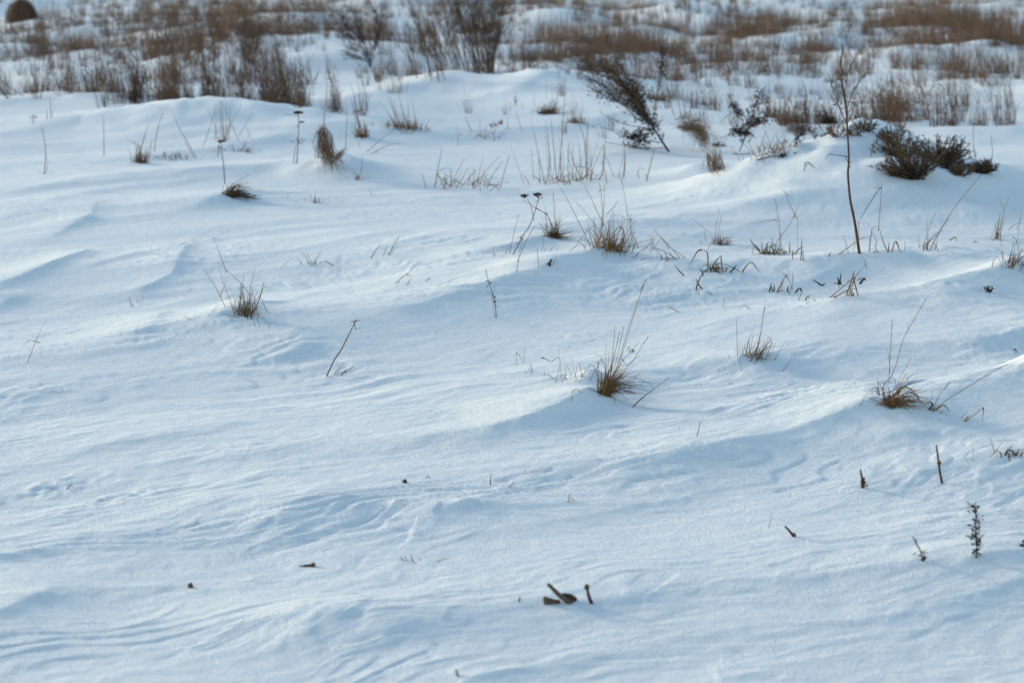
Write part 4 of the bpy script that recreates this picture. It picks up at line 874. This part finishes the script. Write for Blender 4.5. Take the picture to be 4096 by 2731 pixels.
plant('dead_weed', 'spreading dark weed with crooked arms right of the shaggy tussock', 'weed', 'E', (1850, 1192), ['d6 1850,1192 1890,1090 1930,990 1960,900 2000,760 2050,620 2095,540', 'd4~ 1905,1040 1890,900 1850,800 1790,690 1740,590', 'd4~ 1860,800 1790,780 1700,840 1640,910', 'd4~ 1930,990 1850,1000 1760,1020 1640,1055', 'd4~ 1950,940 2010,900 2070,890 2120,840'],
    extra=both(leaf_chips('E', [(1780, 690), (1870, 840)], 150, .026, .018), leaf_chips('E', [(1960, 880), (2090, 560)], 200, .026, .026), leaf_chips('E', [(1940, 900), (2110, 860)], 200, .028, .028), leaf_chips('E', [(1800, 960), (1960, 1010)], 220, .028, .028), leaf_chips('E', [(1740, 1030), (1850, 990)], 40, .018, .012), leaf_chips('E', [(1735, 590), (1770, 650)], 16, .018, .008), leaf_chips('E', [(1880, 1100), (1920, 1010)], 40, .02, .016)))
plant('low_weed', 'low dark weed remnants sticking out below the crooked weed', 'weed', 'E', (1640, 1140), ['d4 1640,1150 1600,1120 1560,1140'], extra=both(leaf_chips('E', [(1560, 1140), (1680, 1120)], 90, .022, .018), leaf_chips('E', [(1760, 1170), (1800, 1190)], 50, .020, .014)))
plant('dead_weed', 'small dark weed leaning right by the left shoulder of the snow hump', 'weed', 'A4', (385, 1245), ['d4.5 385,1245 430,1150 475,1065'], extra=both(leaf_chips('A4', [(395, 1220), (470, 1075)], 110, .020, .016)))
plant('dark_branch', 'dark branch lying flat on the snow left of the hump', 'branch', 'A4', (200, 1345), ['d7 95,1352 200,1325 290,1315', 'd5~ 280,1316 340,1320 400,1290', 'd4~ -130,1300 -60,1310 20,1300'], extra=leaf_chips('A4', [(270, 1330), (310, 1310)], 40, .022, .012))
plant('grass_clump', 'thin tan grass clump left of the snow hump by the flat branch', 'grass clump', 'A4', (200, 1290), ['s3 85,1290 110,1200 150,1110', 's3 210,1290 260,1220 330,1190'], [(60, 190, 5, 26, (60, 210), .15, 2.2, 'b'), (20, 150, 0, 40, (40, 100), .4, 2.4, 'l')])
plant('twig_sprig', 'tiny bent twig sprig on the bright flank of the snow hump', 'twig', 'A4', (468, 1450), ['t4 468,1450 475,1400 485,1375', 't3~ 485,1375 520,1385 565,1432', 't3~ 500,1380 525,1400 550,1425', 't2.6~ 478,1395 462,1372'])
def heather(fr, base, n, reach, lean, spread, up=.8, leafs=9, back=.5):
    def f(root, B, fr_):
        g = ground(*fp(fr, base))
        R_ = reach * FR[fr][2] / (FPX / g.y)
        st, lf = MB(), MB()
        for i in range(n):
            a = random.uniform(0, 6.28)
            el = random.uniform(.05, 1.0)
            d = Vector((math.cos(a) * spread * math.sqrt(1 - el * el * .8) + lean, math.sin(a) * back, .15 + up * el)).normalized()
            L = R_ * random.uniform(.55, 1.05)
            o = g + Vector((random.gauss(0, R_ * .10), random.gauss(0, R_ * .1), -.01))
            line = [o]
            for k in range(4):
                line.append(line[-1] + d * L / 4)
                d = (d + Vector((random.gauss(0, .12), random.gauss(0, .12), .10))).normalized()
            st.tube(line, [.0030, .0024, .0019, .0014, .0009], 3)
            for k in range(leafs):
                t = random.uniform(1.4, 4)
                j = min(int(t), 3)
                p = line[j].lerp(line[j + 1], t - j)
                dd = (line[j + 1] - line[j]).normalized() * 1.1 + Vector((random.gauss(0, .6), random.gauss(0, .6), random.gauss(.1, .5)))
                lf.chip(p, dd, random.uniform(.018, .042), .0060, .0035)
        st.build('branches', MAT['t'], root)['kind'] = 'stuff'
        lf.build('foliage', MAT['h'], root)['kind'] = 'stuff'
    return f
plant('heather_bush', 'large dark dense heather bush spilling over the hump, left of the round one', 'bush', 'D', (1250, 915), [], extra=both(heather('D', (1250, 925), 130, 280, -.28, .95), heather('D', (1190, 800), 90, 230, -.45, .8), heather('D', (1100, 700), 46, 160, -.4, .9)))
plant('heather_bush', 'rounded dark heather bush to the right of the large one', 'bush', 'D', (1400, 850), ['t9 1330,860 1390,820 1440,760'], extra=both(heather('D', (1415, 830), 130, 230, .12, 1.0), heather('D', (1500, 880), 50, 120, .2, .9)))
plant('heather_sprig', 'small dark heather sprig bent low in front of the large bush', 'bush', 'D', (1140, 915), ['t7 1210,905 1180,870 1150,905'], extra=heather('D', (1135, 915), 26, 90, -.5, .8))
plant('heather_bush', 'small dark heather bush furthest right of the three', 'bush', 'A4', (1970, 1470), ['t3 1930,1400 1905,1250 1900,1000', 't3 2050,1420 2065,1280 2050,1150', 'b2.4 1930,1420 1920,1330 1900,1200'], extra=both(heather('A4', (1975, 1470), 110, 150, 0, .9), heather('A4', (1800, 1490), 46, 130, -.3, .9, .5)))
plant('heather_row', 'low dark heather tips peeping over the back of the snow hump', 'bush', 'A4', (800, 1170), [], extra=both(heather('A4', (760, 1160), 13, 130, 0, 1.2, .6), heather('A4', (880, 1150), 13, 120, .2, 1.2, .6), heather('A4', (680, 1130), 9, 130, .1, 1.1, .6), heather('A4', (560, 1180), 9, 130, 0, 1, .6), heather('A4', (985, 1110), 30, 140, 0, 1, .7)))
plant('dead_weed', 'small reddish weed sprig against the white hump left of the heather', 'weed', 'A4', (1030, 1340), ['t3 1030,1340 1050,1250 1090,1170 1120,1140', 't2.4~ 1120,1140 1140,1190'], extra=leaf_chips('A4', [(1030, 1335), (1050, 1260), (1100, 1170)], 34, .016, .010, 't'))
plant('tussock', 'dark hanging tussock curling over a bank, left of the picture middle', 'tussock', 'A2', (740, 1440), ['b4 620,1080 640,900 655,700', 'b3.4 640,1090 700,1150 690,1240', 'b3.4 810,1250 820,1050 830,900', 'b4 700,1250 690,1150 660,1110'],
    extra=both(bundle('A2', [(575, 1080), (650, 1080)], [(600, 1280), (670, 1290)], [(640, 1360), (760, 1400)], 90, 3, 'b', 'thatch', .13, .5, .2), bundle('A2', [(585, 1090), (650, 1100)], [(605, 1280), (680, 1300)], [(660, 1380), (770, 1420)], 60, 3, 'd', 'dark_thatch', .13, .5, .22), bundle('A2', [(600, 1200), (680, 1300)], [(640, 1340), (720, 1360)], [(680, 1440), (800, 1450)], 75, 3, 'b', 'hanging_blades', .13, .5, .24), bundle('A2', [(690, 1370), (760, 1350)], [(740, 1310), (790, 1300)], [(790, 1240), (850, 1270)], 40, 3, 'b', 'side_blades', .08),
               bundle('A2', [(580, 1090), (640, 1100)], [(590, 1240), (650, 1260)], [(640, 1340), (700, 1380)], 30, 3, 'd', 'dark_blades', .1, .5, .25), bundle('A2', [(590, 1110), (620, 1130)], [(540, 1130), (560, 1150)], [(500, 1160), (540, 1200)], 10, 2.4, 'b', 'loose_blades', .08)))
plant('dry_flower', 'pair of dark flat-headed flower stems left of the hanging tussock', 'dry flower', 'A2', (395, 1390), ['d5 395,1390 405,1250 412,1100 410,960', 'd3.6 370,1385 380,1280 395,1210', 'd3~ 412,1060 425,1040 440,1030', 'd2.4~ 408,980 330,975 285,965'], extra=both(flat_head('A2', (408, 948), 74, .3, 26), flat_head('A2', (440, 1030), 48, .3, 16), leaf_chips('A2', [(380, 1210), (440, 1190)], 20, .02, .012, 'b')))
plant('dry_flower', 'single dark flower head on a thin stem, left of the pair', 'dry flower', 'A1', (1905, 1555), ['d5 1905,1555 1895,1400 1880,1300 1876,1200', 'b3 1845,1310 1850,1240 1870,1210'], extra=both(flat_head('A1', (1876, 1192), 66, .3, 24), leaf_chips('A1', [(1850, 1300), (1865, 1230)], 16, .016, .01, 'b')))
plant('stalk_group', 'cluster of thin tall straws behind the single dark flower head', 'stalks', 'A1', (1890, 1195), ['b3.4 1870,1180 1868,1000 1870,850', 'b3.4 1915,1190 1915,1000 1920,850', 'b3 1940,1190 1945,1030 1955,900', 'b3 1835,1190 1825,1040 1820,930', 's3.4 2025,1200 1960,1050 1890,880', 's3.4 1670,1345 1740,1200 1800,1010 1835,880', 's3 1905,1180 1960,1050 2050,890', 'b3 1885,1180 1890,1000 1880,850'], [(10, 80, 0, 8, (150, 330), .02, 2.8, 'b')])
plant('leaning_stalk', 'long pale stalk leaning left on the shaded bank face, upper left', 'stalk', 'A1', (1665, 1345), ['b4 1665,1345 1590,1210 1520,1090 1450,930', 'b3 1640,1340 1600,1260 1560,1190'])
plant('grass_tuft', 'small brown upright tuft on the shaded bank, upper left', 'grass tuft', 'A1', (1190, 1382), ['b4 1205,1230 1230,1130 1270,1045', 'b3 1195,1300 1215,1200 1240,1130', 'b3 1170,1240 1120,1200 1060,1185'], [(60, 50, 3, 12, (60, 200), .08, 3, 'b'), (16, 60, 10, 35, (50, 120), .4, 2.6, 'b')])
plant('bent_stalk', 'pale stalk with a hooked foot right of the small bank tuft', 'stalk', 'A1', (1310, 1285), ['b4 1310,1285 1320,1180 1345,1060 1388,940', 'b3 1275,1235 1290,1190 1315,1190'])
plant('grass_row', 'low frosted grass strip along the bank foot, upper left', 'grass row', 'A1', (1480, 1345), ['b3 1400,1340 1395,1290 1405,1265'], [(40, 200, 0, 30, (30, 90), .2, 2.4, 'p'), (20, 200, 5, 30, (30, 80), .2, 2.4, 'g')])
plant('grass_row', 'small green-brown grass patch right of the single flower head', 'grass row', 'A1', (2040, 1290), ['b3 2060,1260 2080,1200 2110,1150', 's3 2120,1160 2100,1100 2070,1060', 's3 2035,1135 2090,1040 2145,960'], [(36, 130, 10, 30, (30, 100), .3, 2.4, 'b')])
plant('thin_stalk', 'straight thin grey stalk standing alone on the upper left bank', 'stalk', 'A1', (882, 1328), ['b5 882,1328 880,1150 878,985'])
plant('thin_stalk', 'faint tall stalk with a bushy foot near the upper left edge', 'stalk', 'A1', (375, 1475), ['b4 375,1475 388,1330 378,1200 350,1055', 'b3 385,1470 405,1400 390,1330', 'b3 340,1470 332,1440', 's3 370,1475 385,1400'])
plant('thin_stalk', 'blurred stalk pair on the second drift at the upper left', 'stalk', 'A1', (430, 1005), ['b4 432,1005 430,900 420,810', 'b6 400,1015 398,960 400,925', 'b3 440,1000 455,930 475,880'])
plant('seed_stub', 'small blurred seed stub at the far upper left drift', 'stalk', 'A1', (280, 1045), ['b5 280,1045 282,1000 285,970'], extra=leaf_chips('A1', [(275, 980), (295, 1000)], 14, .02, .012, 's'))
plant('dark_branch', 'dark slanting branch cut off by the upper left edge', 'branch', 'A1', (62, 838), ['d10 62,838 20,770 -30,700', 'd5 200,815 110,760 0,690', 'd4~ 62,836 130,790 200,810'])
plant('grass_clump', 'triangular brown clump with tall thin stalks right of the hanging tussock', 'grass clump', 'A2', (950, 1160), ['b3.6 940,1100 900,960 880,800 845,700', 'b3.6 930,1100 890,950 850,820', 'b3.4 950,1100 905,960 890,780', 'b3.4 900,1060 880,950 860,860', 'b3 960,1300 930,1250 920,1180', 's3 930,1480 950,1350 960,1280', 'b3 905,1090 830,1100 820,1250'], [(80, 60, -8, 14, (40, 140), .08, 3.2, 'b')], extra=leaf_chips('A2', [(880, 950), (930, 950)], 20, .02, .016, 'b'))
plant('grass_clump', 'wide low brown clump on the slope, upper centre left', 'grass clump', 'A2', (1320, 1090), ['b3 1410,1060 1385,920 1370,830', 'b3.4 1240,1030 1200,900 1130,780', 'b3.4 1250,1040 1210,880 1150,740', 'b3.4 1310,1040 1280,900 1260,780', 'b3 1270,1040 1230,930 1190,900', 'b3 1330,1050 1300,930 1280,880'], [(150, 170, 0, 26, (30, 110), .3, 3.2, 'b'), (16, 100, -18, 10, (150, 330), .02, 2.6, 'b')])
plant('straw_piece', 'two long straws lying slanted across the hollow below the low brown clump', 'straw', 'A2', (990, 1290), ['b3.6 990,1292 1100,1190 1240,1090', 'b3.6 1050,1290 1180,1230 1320,1205', 's3 1020,1310 1045,1295 1100,1290'])
plant('arched_twigs', 'tangle of low arched twigs with dark buds, upper centre', 'twigs', 'A2', (1990, 1170), ['b4.5 1900,1178 1950,1130 2000,1105 2060,1140', 'b4 2060,1145 2090,1080 2125,1050', 'b4 1880,1120 1850,1050 1820,980', 'b3.6 1890,1120 1990,1100 2050,1110', 'b3.4 1960,1170 1950,1080 1945,1010', 'b3.6 1780,1130 1840,1150 1890,1175', 'b3 1760,1260 1765,1150 1762,1060', 'b3 2180,1100 2185,1040 2180,990', 'b3 2310,1120 2270,1000 2250,920', 'b3 2120,1130 2200,1080 2210,1120'], [(20, 150, 0, 40, (40, 150), .2, 2.6, 'b')], extra=both(leaf_chips('A2', [(2050, 1070), (2075, 1060)], 24, .022, .010), leaf_chips('A2', [(2115, 1045), (2135, 1040)], 24, .022, .010, 'b')))
plant('low_straws', 'faint reddish tuft remains on the shaded slope, left of the loose straw line', 'straw', 'A2', (910, 1520), ['b3 905,1530 910,1490 920,1460', 'b3 930,1500 950,1400 955,1300'], [(16, 60, 0, 40, (30, 90), .4, 2.6, 'b')])
plant('grass_clump', 'small dark green-brown clump on a slope left of the leaning weed', 'grass clump', 'A3', (390, 965), ['b3 290,880 290,840 295,790', 'b3 440,960 455,900 460,860'], [(110, 90, 15, 30, (40, 130), .45, 3.4, 'b'), (40, 70, 60, 20, (60, 150), .6, 3.6, 'd')])
plant('grass_clump', 'smaller brown clump right of the dark green-brown one', 'grass clump', 'A3', (650, 1045), ['b3 690,1010 700,900 690,830', 'b3 640,1000 600,930 560,840', 'b3 690,1020 670,920 650,860'], [(70, 80, 0, 30, (40, 120), .35, 3.2, 'b')])
plant('thin_stalk', 'dark small seed stalks on the drift crest above the loose straw line', 'stalk', 'A3', (130, 920), ['b3.6 85,925 85,890 82,860', 'b3 135,900 135,800 130,760', 'b3 395,830 395,700 400,650', 'b3 190,920 180,860'], extra=leaf_chips('A3', [(130, 820), (135, 895)], 24, .02, .014, 'd'))
plant('grass_clump', 'round brown grass clump behind the slender seed spike', 'grass clump', 'A3', (1330, 850), [], [(130, 120, 0, 32, (40, 150), .35, 3.2, 'b')])
plant('grass_clump', 'spiky brown clump near the crooked weed\'s right arm', 'grass clump', 'A4', (190, 1000), ['b4 190,1000 170,900 150,800', 'b4 210,1000 180,900 160,830'], [(80, 60, -8, 12, (60, 200), .05, 3.4, 'b')])
plant('grass_clump', 'dense brown clump between the crooked weed and the snow hump', 'grass clump', 'A4', (370, 1040), [], [(170, 150, 5, 22, (50, 200), .15, 3.2, 'b')])
plant('grass_clump', 'dark clump slanting right just behind the snow hump', 'grass clump', 'A4', (690, 1050), [], [(90, 70, -28, 14, (60, 190), .15, 3.4, 'd'), (60, 80, -10, 20, (60, 180), .1, 3, 'b')])
plant('grass_clump', 'bushy brown clump right behind the tall bare stem', 'grass clump', 'A4', (1240, 940), [], [(170, 150, -10, 20, (60, 200), .15, 3.4, 'b'), (30, 200, 0, 10, (150, 420), .03, 2.8, 's')])

# ---------------------------------------------------------------- bare shrubs at the back
def shrub(name, label, fr, base, stems, cat='shrub', kind='t', group=None, twigs=7, reach=.28, w2=3.0):
    random.seed(sum(map(ord, label)))
    B = ground(*fp(fr, base))
    root = empty(name, B)
    for s in stems:
        h, *pp = s.split()
        w = float(h)
        pts = [tuple(float(c) for c in p.split(',')) for p in pp]
        line, _ = stroke_line(fr, pts, B.y, False, random.uniform(-.45, .45))
        off = random.gauss(0, .18)
        line = [p + Vector((0, off, 0)) for p in line]
        line[0] = line[0] - Vector((0, 0, .06))
        m = MB()
        m.tube(line, [w * .0005 * (1 - .6 * i / len(line)) for i in range(len(line))], 5)
        o = m.build('branch', MAT[kind], root)
        t_ = MB()
        for i in range(twigs):
            t = random.uniform(.25, 1) * (len(line) - 1)
            a = min(int(t), len(line) - 2)
            p = line[a].lerp(line[a + 1], t - a)
            d = ((line[a + 1] - line[a]).normalized() + Vector((random.gauss(0, .35), random.gauss(0, .35), random.gauss(0, .2)))).normalized()
            L = reach * random.uniform(.4, 1.1)
            e = p + d * L
            t_.tube([p, p.lerp(e, .5) + Vector((random.gauss(0, .03), 0, .02)) * L, e], [w2 * .0005, w2 * .0004, w2 * .00022], 3)
            for k in range(2):
                q = p.lerp(e, random.uniform(.3, .9))
                e2 = q + (d + Vector((random.gauss(0, .5), random.gauss(0, .5), random.gauss(.1, .3)))) * L * .5
                t_.tube([q, e2], [w2 * .00032, w2 * .0002], 3)
        t_.build('twigs', MAT[kind], o)
    return tag(root, label, cat, group)
random.seed(31)
st = []
for i in range(85):
    bx = random.choice([random.gauss(1990, 40), random.gauss(1950, 45), random.gauss(2035, 15), random.gauss(1770, 50)])
    by = 622 + random.uniform(-8, 8)
    lean = -abs(random.gauss(.30, .25)) if bx < 2000 else random.gauss(.05, .16)
    L = random.uniform(420, 800)
    st.append('%.1f %.0f,%.0f %.0f,%.0f %.0f,%.0f %.0f,%.0f' % (random.uniform(6, 12), bx, by, bx + lean * L * .30, by - L * .33, bx + lean * L * .75, by - L * .68, bx + lean * L * 1.0, by - L))
shrub('bare_shrub', 'large dark bare shrub with fanned-out stems at the top centre', 'A2', (1980, 622), st, twigs=7, reach=.45, w2=4.5, kind='t')
st = []
for i in range(16):
    bx = random.gauss(1540, 70); L = random.uniform(250, 520); lean = random.gauss(-.22, .15)
    st.append('%.1f %.0f,%.0f %.0f,%.0f %.0f,%.0f' % (random.uniform(6, 11), bx, 655, bx + lean * L * .45, 655 - L * .5, bx + lean * L, 655 - L))
shrub('bare_shrub', 'smaller thin-stemmed shrub just left of the large fanned one', 'A2', (1545, 655), st, twigs=9, reach=.3, w2=4.5, kind='f')
shrub('bare_shrub', 'small Y-forked shrub left of the large fanned shrub', 'A2', (1045, 625),
      ['15 1045,625 1030,570 1020,515', '9 1022,520 1000,450 930,350 860,300', '9 1022,520 1050,450 1080,330 1110,220 1135,60', '6 1045,470 1050,400 1080,300', '7 1000,450 900,380 830,250 790,150', '6 980,430 920,330 890,200', '6 1000,460 880,430 850,350', '5 1020,530 960,500 900,480', '6 990,440 950,340 940,220', '5 1090,300 1060,200 1050,120'], kind='d', twigs=26, reach=.26, w2=6)
st = []
for i in range(12):
    bx = random.gauss(2140, 22); L = random.uniform(200, 480); lean = random.gauss(0, .25)
    st.append('%.1f %.0f,%.0f %.0f,%.0f %.0f,%.0f' % (random.uniform(8, 12), bx, 545, bx + lean * L * .3, 545 - L * .5, bx + lean * L, 545 - L))
shrub('bare_shrub', 'upright twiggy shrub among the grass at the upper left', 'A1', (2140, 545), st, twigs=10, reach=.3, w2=5)
st = []
for i in range(12):
    bx = random.gauss(300, 60); L = random.uniform(160, 330); lean = random.gauss(.05, .3)
    st.append('%.1f %.0f,%.0f %.0f,%.0f %.0f,%.0f' % (random.uniform(4, 6), bx, 860, bx + lean * L * .3, 860 - L * .5, bx + lean * L, 860 - L))
shrub('bare_shrub', 'low spreading brown shrub above the flower stems, upper left', 'A2', (280, 870), st, kind='b', reach=.18, w2=3)
for lab, bx_, n_, L_ in (('leafless dark shrub at the top edge, right of the large fanned shrub', 1850, 9, 260), ('leafless shrub with a few thick stems at the top edge, left of the hump top', 1620, 9, 230)):
    st = []
    for i in range(n_):
        bx = random.gauss(bx_, 50); L = random.uniform(L_ * .6, L_ * 1.3); lean = random.gauss(0, .15)
        st.append('%.1f %.0f,%.0f %.0f,%.0f %.0f,%.0f' % (random.uniform(8, 13), bx, 215, bx + lean * L * .3, 215 - L * .5, bx + lean * L, 215 - L))
    shrub('bare_shrub', lab, 'A3', (bx_, 215), st, reach=.3, w2=5)

# ---------------------------------------------------------------- the dark round heap at the far upper left
B_ = ground(78, 86)
ppm_ = FPX / B_.y
w_, h_ = 112 / ppm_, 82 / ppm_
m_ = MB(); random.seed(3)
m_.lump(B_ + Vector((0, .25, -.05)), w_ / 2, w_ / 2, h_ + .05, .05, 22, 12, half=True)
heap = m_.build('brush_heap', MAT['h'], None, B_)
m_ = MB()
for i in range(2200):
    a, e = random.uniform(0, 6.283), math.acos(random.uniform(0, 1))
    p = B_ + Vector((0, .25, -.05)) + Vector((w_ / 2 * math.sin(e) * math.cos(a), w_ / 2 * math.sin(e) * math.sin(a), (h_ + .05) * math.cos(e))) * .97
    d = Vector((math.sin(e) * math.cos(a) * .6 + random.gauss(0, .5), math.sin(e) * math.sin(a) * .6 + random.gauss(0, .5), random.gauss(-.1, .5)))
    m_.chip(p, d, random.uniform(.07, .17), .008, .005)
o_ = m_.build('loose_stalks', MAT['f'], heap, B_); o_['kind'] = 'stuff'
tag(heap, 'dark rounded brown heap at the far upper left corner', 'heap')

# ---------------------------------------------------------------- dry grass of the far field
def tuft_mesh(i, n, hgt, spread, seed, light=False):
    random.seed(seed)
    m = MB()
    for k in range(n):
        a = random.uniform(0, 6.283)
        rr = random.gauss(0, .07)
        p = Vector((math.cos(a) * rr, math.sin(a) * rr, -.06))
        tall = random.random() < .3
        L = hgt * (random.uniform(.7, 1.15) if tall else random.uniform(.25, .6))
        s = spread * (.5 if tall else 1.1)
        d = Vector((random.gauss(-.06, s) * (2.2 if random.random() < .2 else 1), random.gauss(0, s), 1)).normalized()
        pts = [p, p + d * L * .5, p + d * L * .85 + Vector((random.gauss(0, .05), 0, 0)) * L, p + d * L + Vector((random.gauss(0, .09), 0, -.06 if not tall else 0)) * L]
        r = random.uniform(.0017, .0033) if light else random.uniform(.0017, .0032)
        m.tube([pts[0], pts[1], pts[3]] if light else pts, [r, r * .9, r * .45] if light else [r, r * .9, r * .7, r * .4], 3, caps=False)
        if tall and not light and random.random() < .7:
            for q in range(4):
                m.chip(pts[2].lerp(pts[3], random.random()), d + Vector((random.gauss(0, .16), random.gauss(0, .16), 0)), .035, .005, .004)
    return m
PROTO = []
for i in range(10):
    m = tuft_mesh(i, (26, 34, 22, 40, 30, 18, 44, 28, 24, 12)[i], (.5, .42, .62, .36, .55, .7, .3, .48, .66, .8)[i], (.22, .3, .16, .42, .25, .12, .5, .3, .14, .08)[i], 100 + i)
    PROTO.append((tuft_mesh(i, (26, 34, 22, 40, 30, 18, 44, 28, 24, 12)[i], (.5, .42, .62, .36, .55, .7, .3, .48, .66, .8)[i], (.22, .3, .16, .42, .25, .12, .5, .3, .14, .08)[i], 100 + i, True), m.mesh('dry_grass_tuft', MAT['f'])))
# overview centre x, y of the roots, reach x, y, how many, size, tufts to use, label
CL = [
    (400, 238, 190, 14, 60, .85, (0, 1, 2, 4, 7, 8), 'dry brown grass tuft in the thick row along the left bank crest'),
    (195, 214, 60, 10, 16, .75, (1, 3, 6), 'dark brown grass tuft on the bank left of the thick row'),
    (640, 246, 60, 14, 26, .85, (0, 1, 4, 2, 7), 'brown grass tuft at the right end of the left bank crest'),
    (760, 265, 80, 20, 10, .6, (2, 5, 8), 'thin grass tuft in the hollow right of the left bank'),
    (420, 165, 130, 26, 30, .85, (2, 5, 8, 9, 4), 'tall thin grass tuft on the second rise at the upper left'),
    (600, 170, 80, 28, 24, .9, (2, 5, 8, 9, 4), 'tall thin grass tuft around the upright twiggy shrub'),
    (2060, 250, 75, 14, 26, .8, (0, 1, 3, 7), 'brown grass tuft in the patch behind the heather'),
    (2200, 266, 190, 18, 28, .65, (2, 5, 8), 'sparse grass tuft on the flat right of the heather patch'),
    (1830, 262, 50, 16, 12, .7, (1, 3, 0), 'brown tuft between the crooked weed and the tall bare stem'),
    (2200, 205, 200, 28, 30, .65, (2, 5, 8), 'thin grass tuft among the small drifts at the right'),
    (1360, 150, 60, 16, 18, .8, (1, 0, 3), 'brown tuft on the ridge behind the leaning weed'),
    (1600, 180, 140, 40, 18, .6, (2, 5, 1), 'scattered small tuft on the white slope behind the seed spike'),
    # far field, one mass
    (700, 60, 130, 12, 60, 1, (0, 1, 3, 4), ''), (860, 68, 100, 12, 36, 1, (0, 1, 4), ''), (420, 98, 170, 16, 80, 1.0, (0, 1, 3, 4, 7), ''), (120, 94, 150, 14, 46, .8, (0, 1, 3), ''), (110, 62, 140, 10, 40, .8, (0, 1, 3), ''), (420, 54, 220, 10, 80, .9, (0, 1, 3, 4), ''), (470, 20, 240, 10, 90, 1, (0, 1, 4), ''),
    (1300, 104, 200, 18, 70, .9, (0, 1, 3, 4, 7), ''), (1430, 96, 130, 22, 80, .95, (0, 1, 4, 7), ''), (1250, 50, 280, 18, 70, .9, (2, 5, 8, 0), ''), (1660, 84, 130, 22, 50, .85, (0, 1, 4), ''), (1740, 60, 120, 16, 60, .9, (0, 1, 4), ''),
    (1750, 40, 150, 14, 50, .9, (0, 1, 4), ''), (2190, 96, 210, 14, 90, 1.0, (0, 1, 3, 4, 7), ''), (2160, 60, 240, 18, 140, 1.05, (0, 1, 4, 7), ''), (2290, 112, 90, 14, 60, .95, (0, 1, 4), ''), (2150, 135, 230, 18, 50, .75, (2, 5, 0), ''),
    (2260, 165, 140, 20, 36, .75, (2, 5, 0, 1), ''), (1750, 125, 220, 20, 44, .7, (2, 5, 0, 1), ''), (1860, 118, 45, 10, 20, .8, (3, 6, 1), ''), (1000, 70, 900, 60, 100, .7, (2, 5, 8, 9), ''), (300, 120, 280, 30, 44, .65, (2, 5, 8), ''), (60, 150, 110, 30, 18, .6, (2, 5), ''),
    (1230, 132, 70, 14, 14, .65, (1, 3), ''), (900, 180, 160, 40, 14, .5, (2, 5), ''), (1000, 130, 200, 30, 24, .6, (2, 5, 9), ''), (1700, 210, 200, 40, 34, .5, (2, 5, 0), ''), (1600, 140, 200, 25, 40, .65, (0, 2, 5), ''), (1950, 170, 150, 30, 30, .6, (2, 5, 0), ''), (1250, 240, 250, 40, 14, .4, (2, 5), ''), (80, 200, 100, 25, 8, .5, (2, 5), ''),
    (1176, 30, 1700, 22, 230, .85, (0, 2, 4, 7, 8), ''), (1176, 80, 1700, 30, 260, .8, (0, 2, 5, 7, 8), ''), (1176, 130, 1700, 30, 110, .65, (2, 5, 8), ''),
    (1176, -28, 1700, 20, 150, 1.15, (0, 1, 4, 7), ''), (1176, 4, 1700, 14, 190, 1.0, (0, 1, 4, 7), ''), (600, 6, 200, 8, 60, 1.1, (0, 1, 4), ''), (1280, 2, 220, 8, 70, 1.1, (0, 1, 4), ''), (2150, 20, 260, 14, 90, 1.0, (0, 1, 4, 7), ''),
]
rng = np.random.default_rng(8)
RX, RY, RS, RP, RL = [], [], [], [], []
for cx, cy, rx, ry, n, sz, use, lab in CL:
    k = n if lab else int(n * 1.4)
    sz = sz * 1.06 if lab else sz * 1.18
    ox, oy = (rng.uniform(-1, 1, k) if rx > 500 else np.clip(rng.normal(0, .55, k), -1.4, 1.4)) * rx, rng.uniform(-1, 1, k) * (ry if lab else ry * 1.6)
    for a, b in zip(ox, oy):
        x, y = on_z((cx + a) * K, (cy + b) * K, .12)
        RX.append(x); RY.append(y); RS.append(sz * rng.uniform(.65, 1.2)); RP.append(int(rng.choice(use))); RL.append(lab)
RZ = height_at(np.array(RX), np.array(RY))
big = MB_v = None
vs_, fs_, off = [], [], 0
np_proto = [np.array([tuple(v) for v in m.v]) for m, _ in PROTO]
for x, y, z, s, p, lab in zip(RX, RY, RZ, RS, RP, RL):
    a = rng.uniform(-.7, .7)
    if lab:
        o = bpy.data.objects.new('dry_grass_tuft', PROTO[p][1])
        col.objects.link(o)
        o.location = (x, y, z)
        o.rotation_euler = (rng.normal(0, .06), rng.normal(-.03, .08), a)
        o.scale = (s * rng.uniform(.85, 1.15), s, s * rng.uniform(.85, 1.15))
        tag(o, lab, 'grass tuft', lab.replace('tuft', 'tufts'))
    else:
        v = np_proto[p] * s
        c, sn = math.cos(a), math.sin(a)
        vs_.append(np.stack([v[:, 0] * c - v[:, 1] * sn + x, v[:, 0] * sn + v[:, 1] * c + y, v[:, 2] + z], 1))
        fs_ += [tuple(i + off for i in f) for f in PROTO[p][0].f]
        off += len(v)
me = bpy.data.meshes.new('far_dry_grass')
me.from_pydata(np.concatenate(vs_).tolist(), [], fs_)
me.materials.append(MAT['f'])
far = bpy.data.objects.new('far_dry_grass', me)
col.objects.link(far)
far['kind'] = 'stuff'; far['label'] = 'mass of dry brown grass across the far field along the top'; far['category'] = 'grass'
for o in bpy.data.objects:
    if '_o' in o:
        del o['_o']
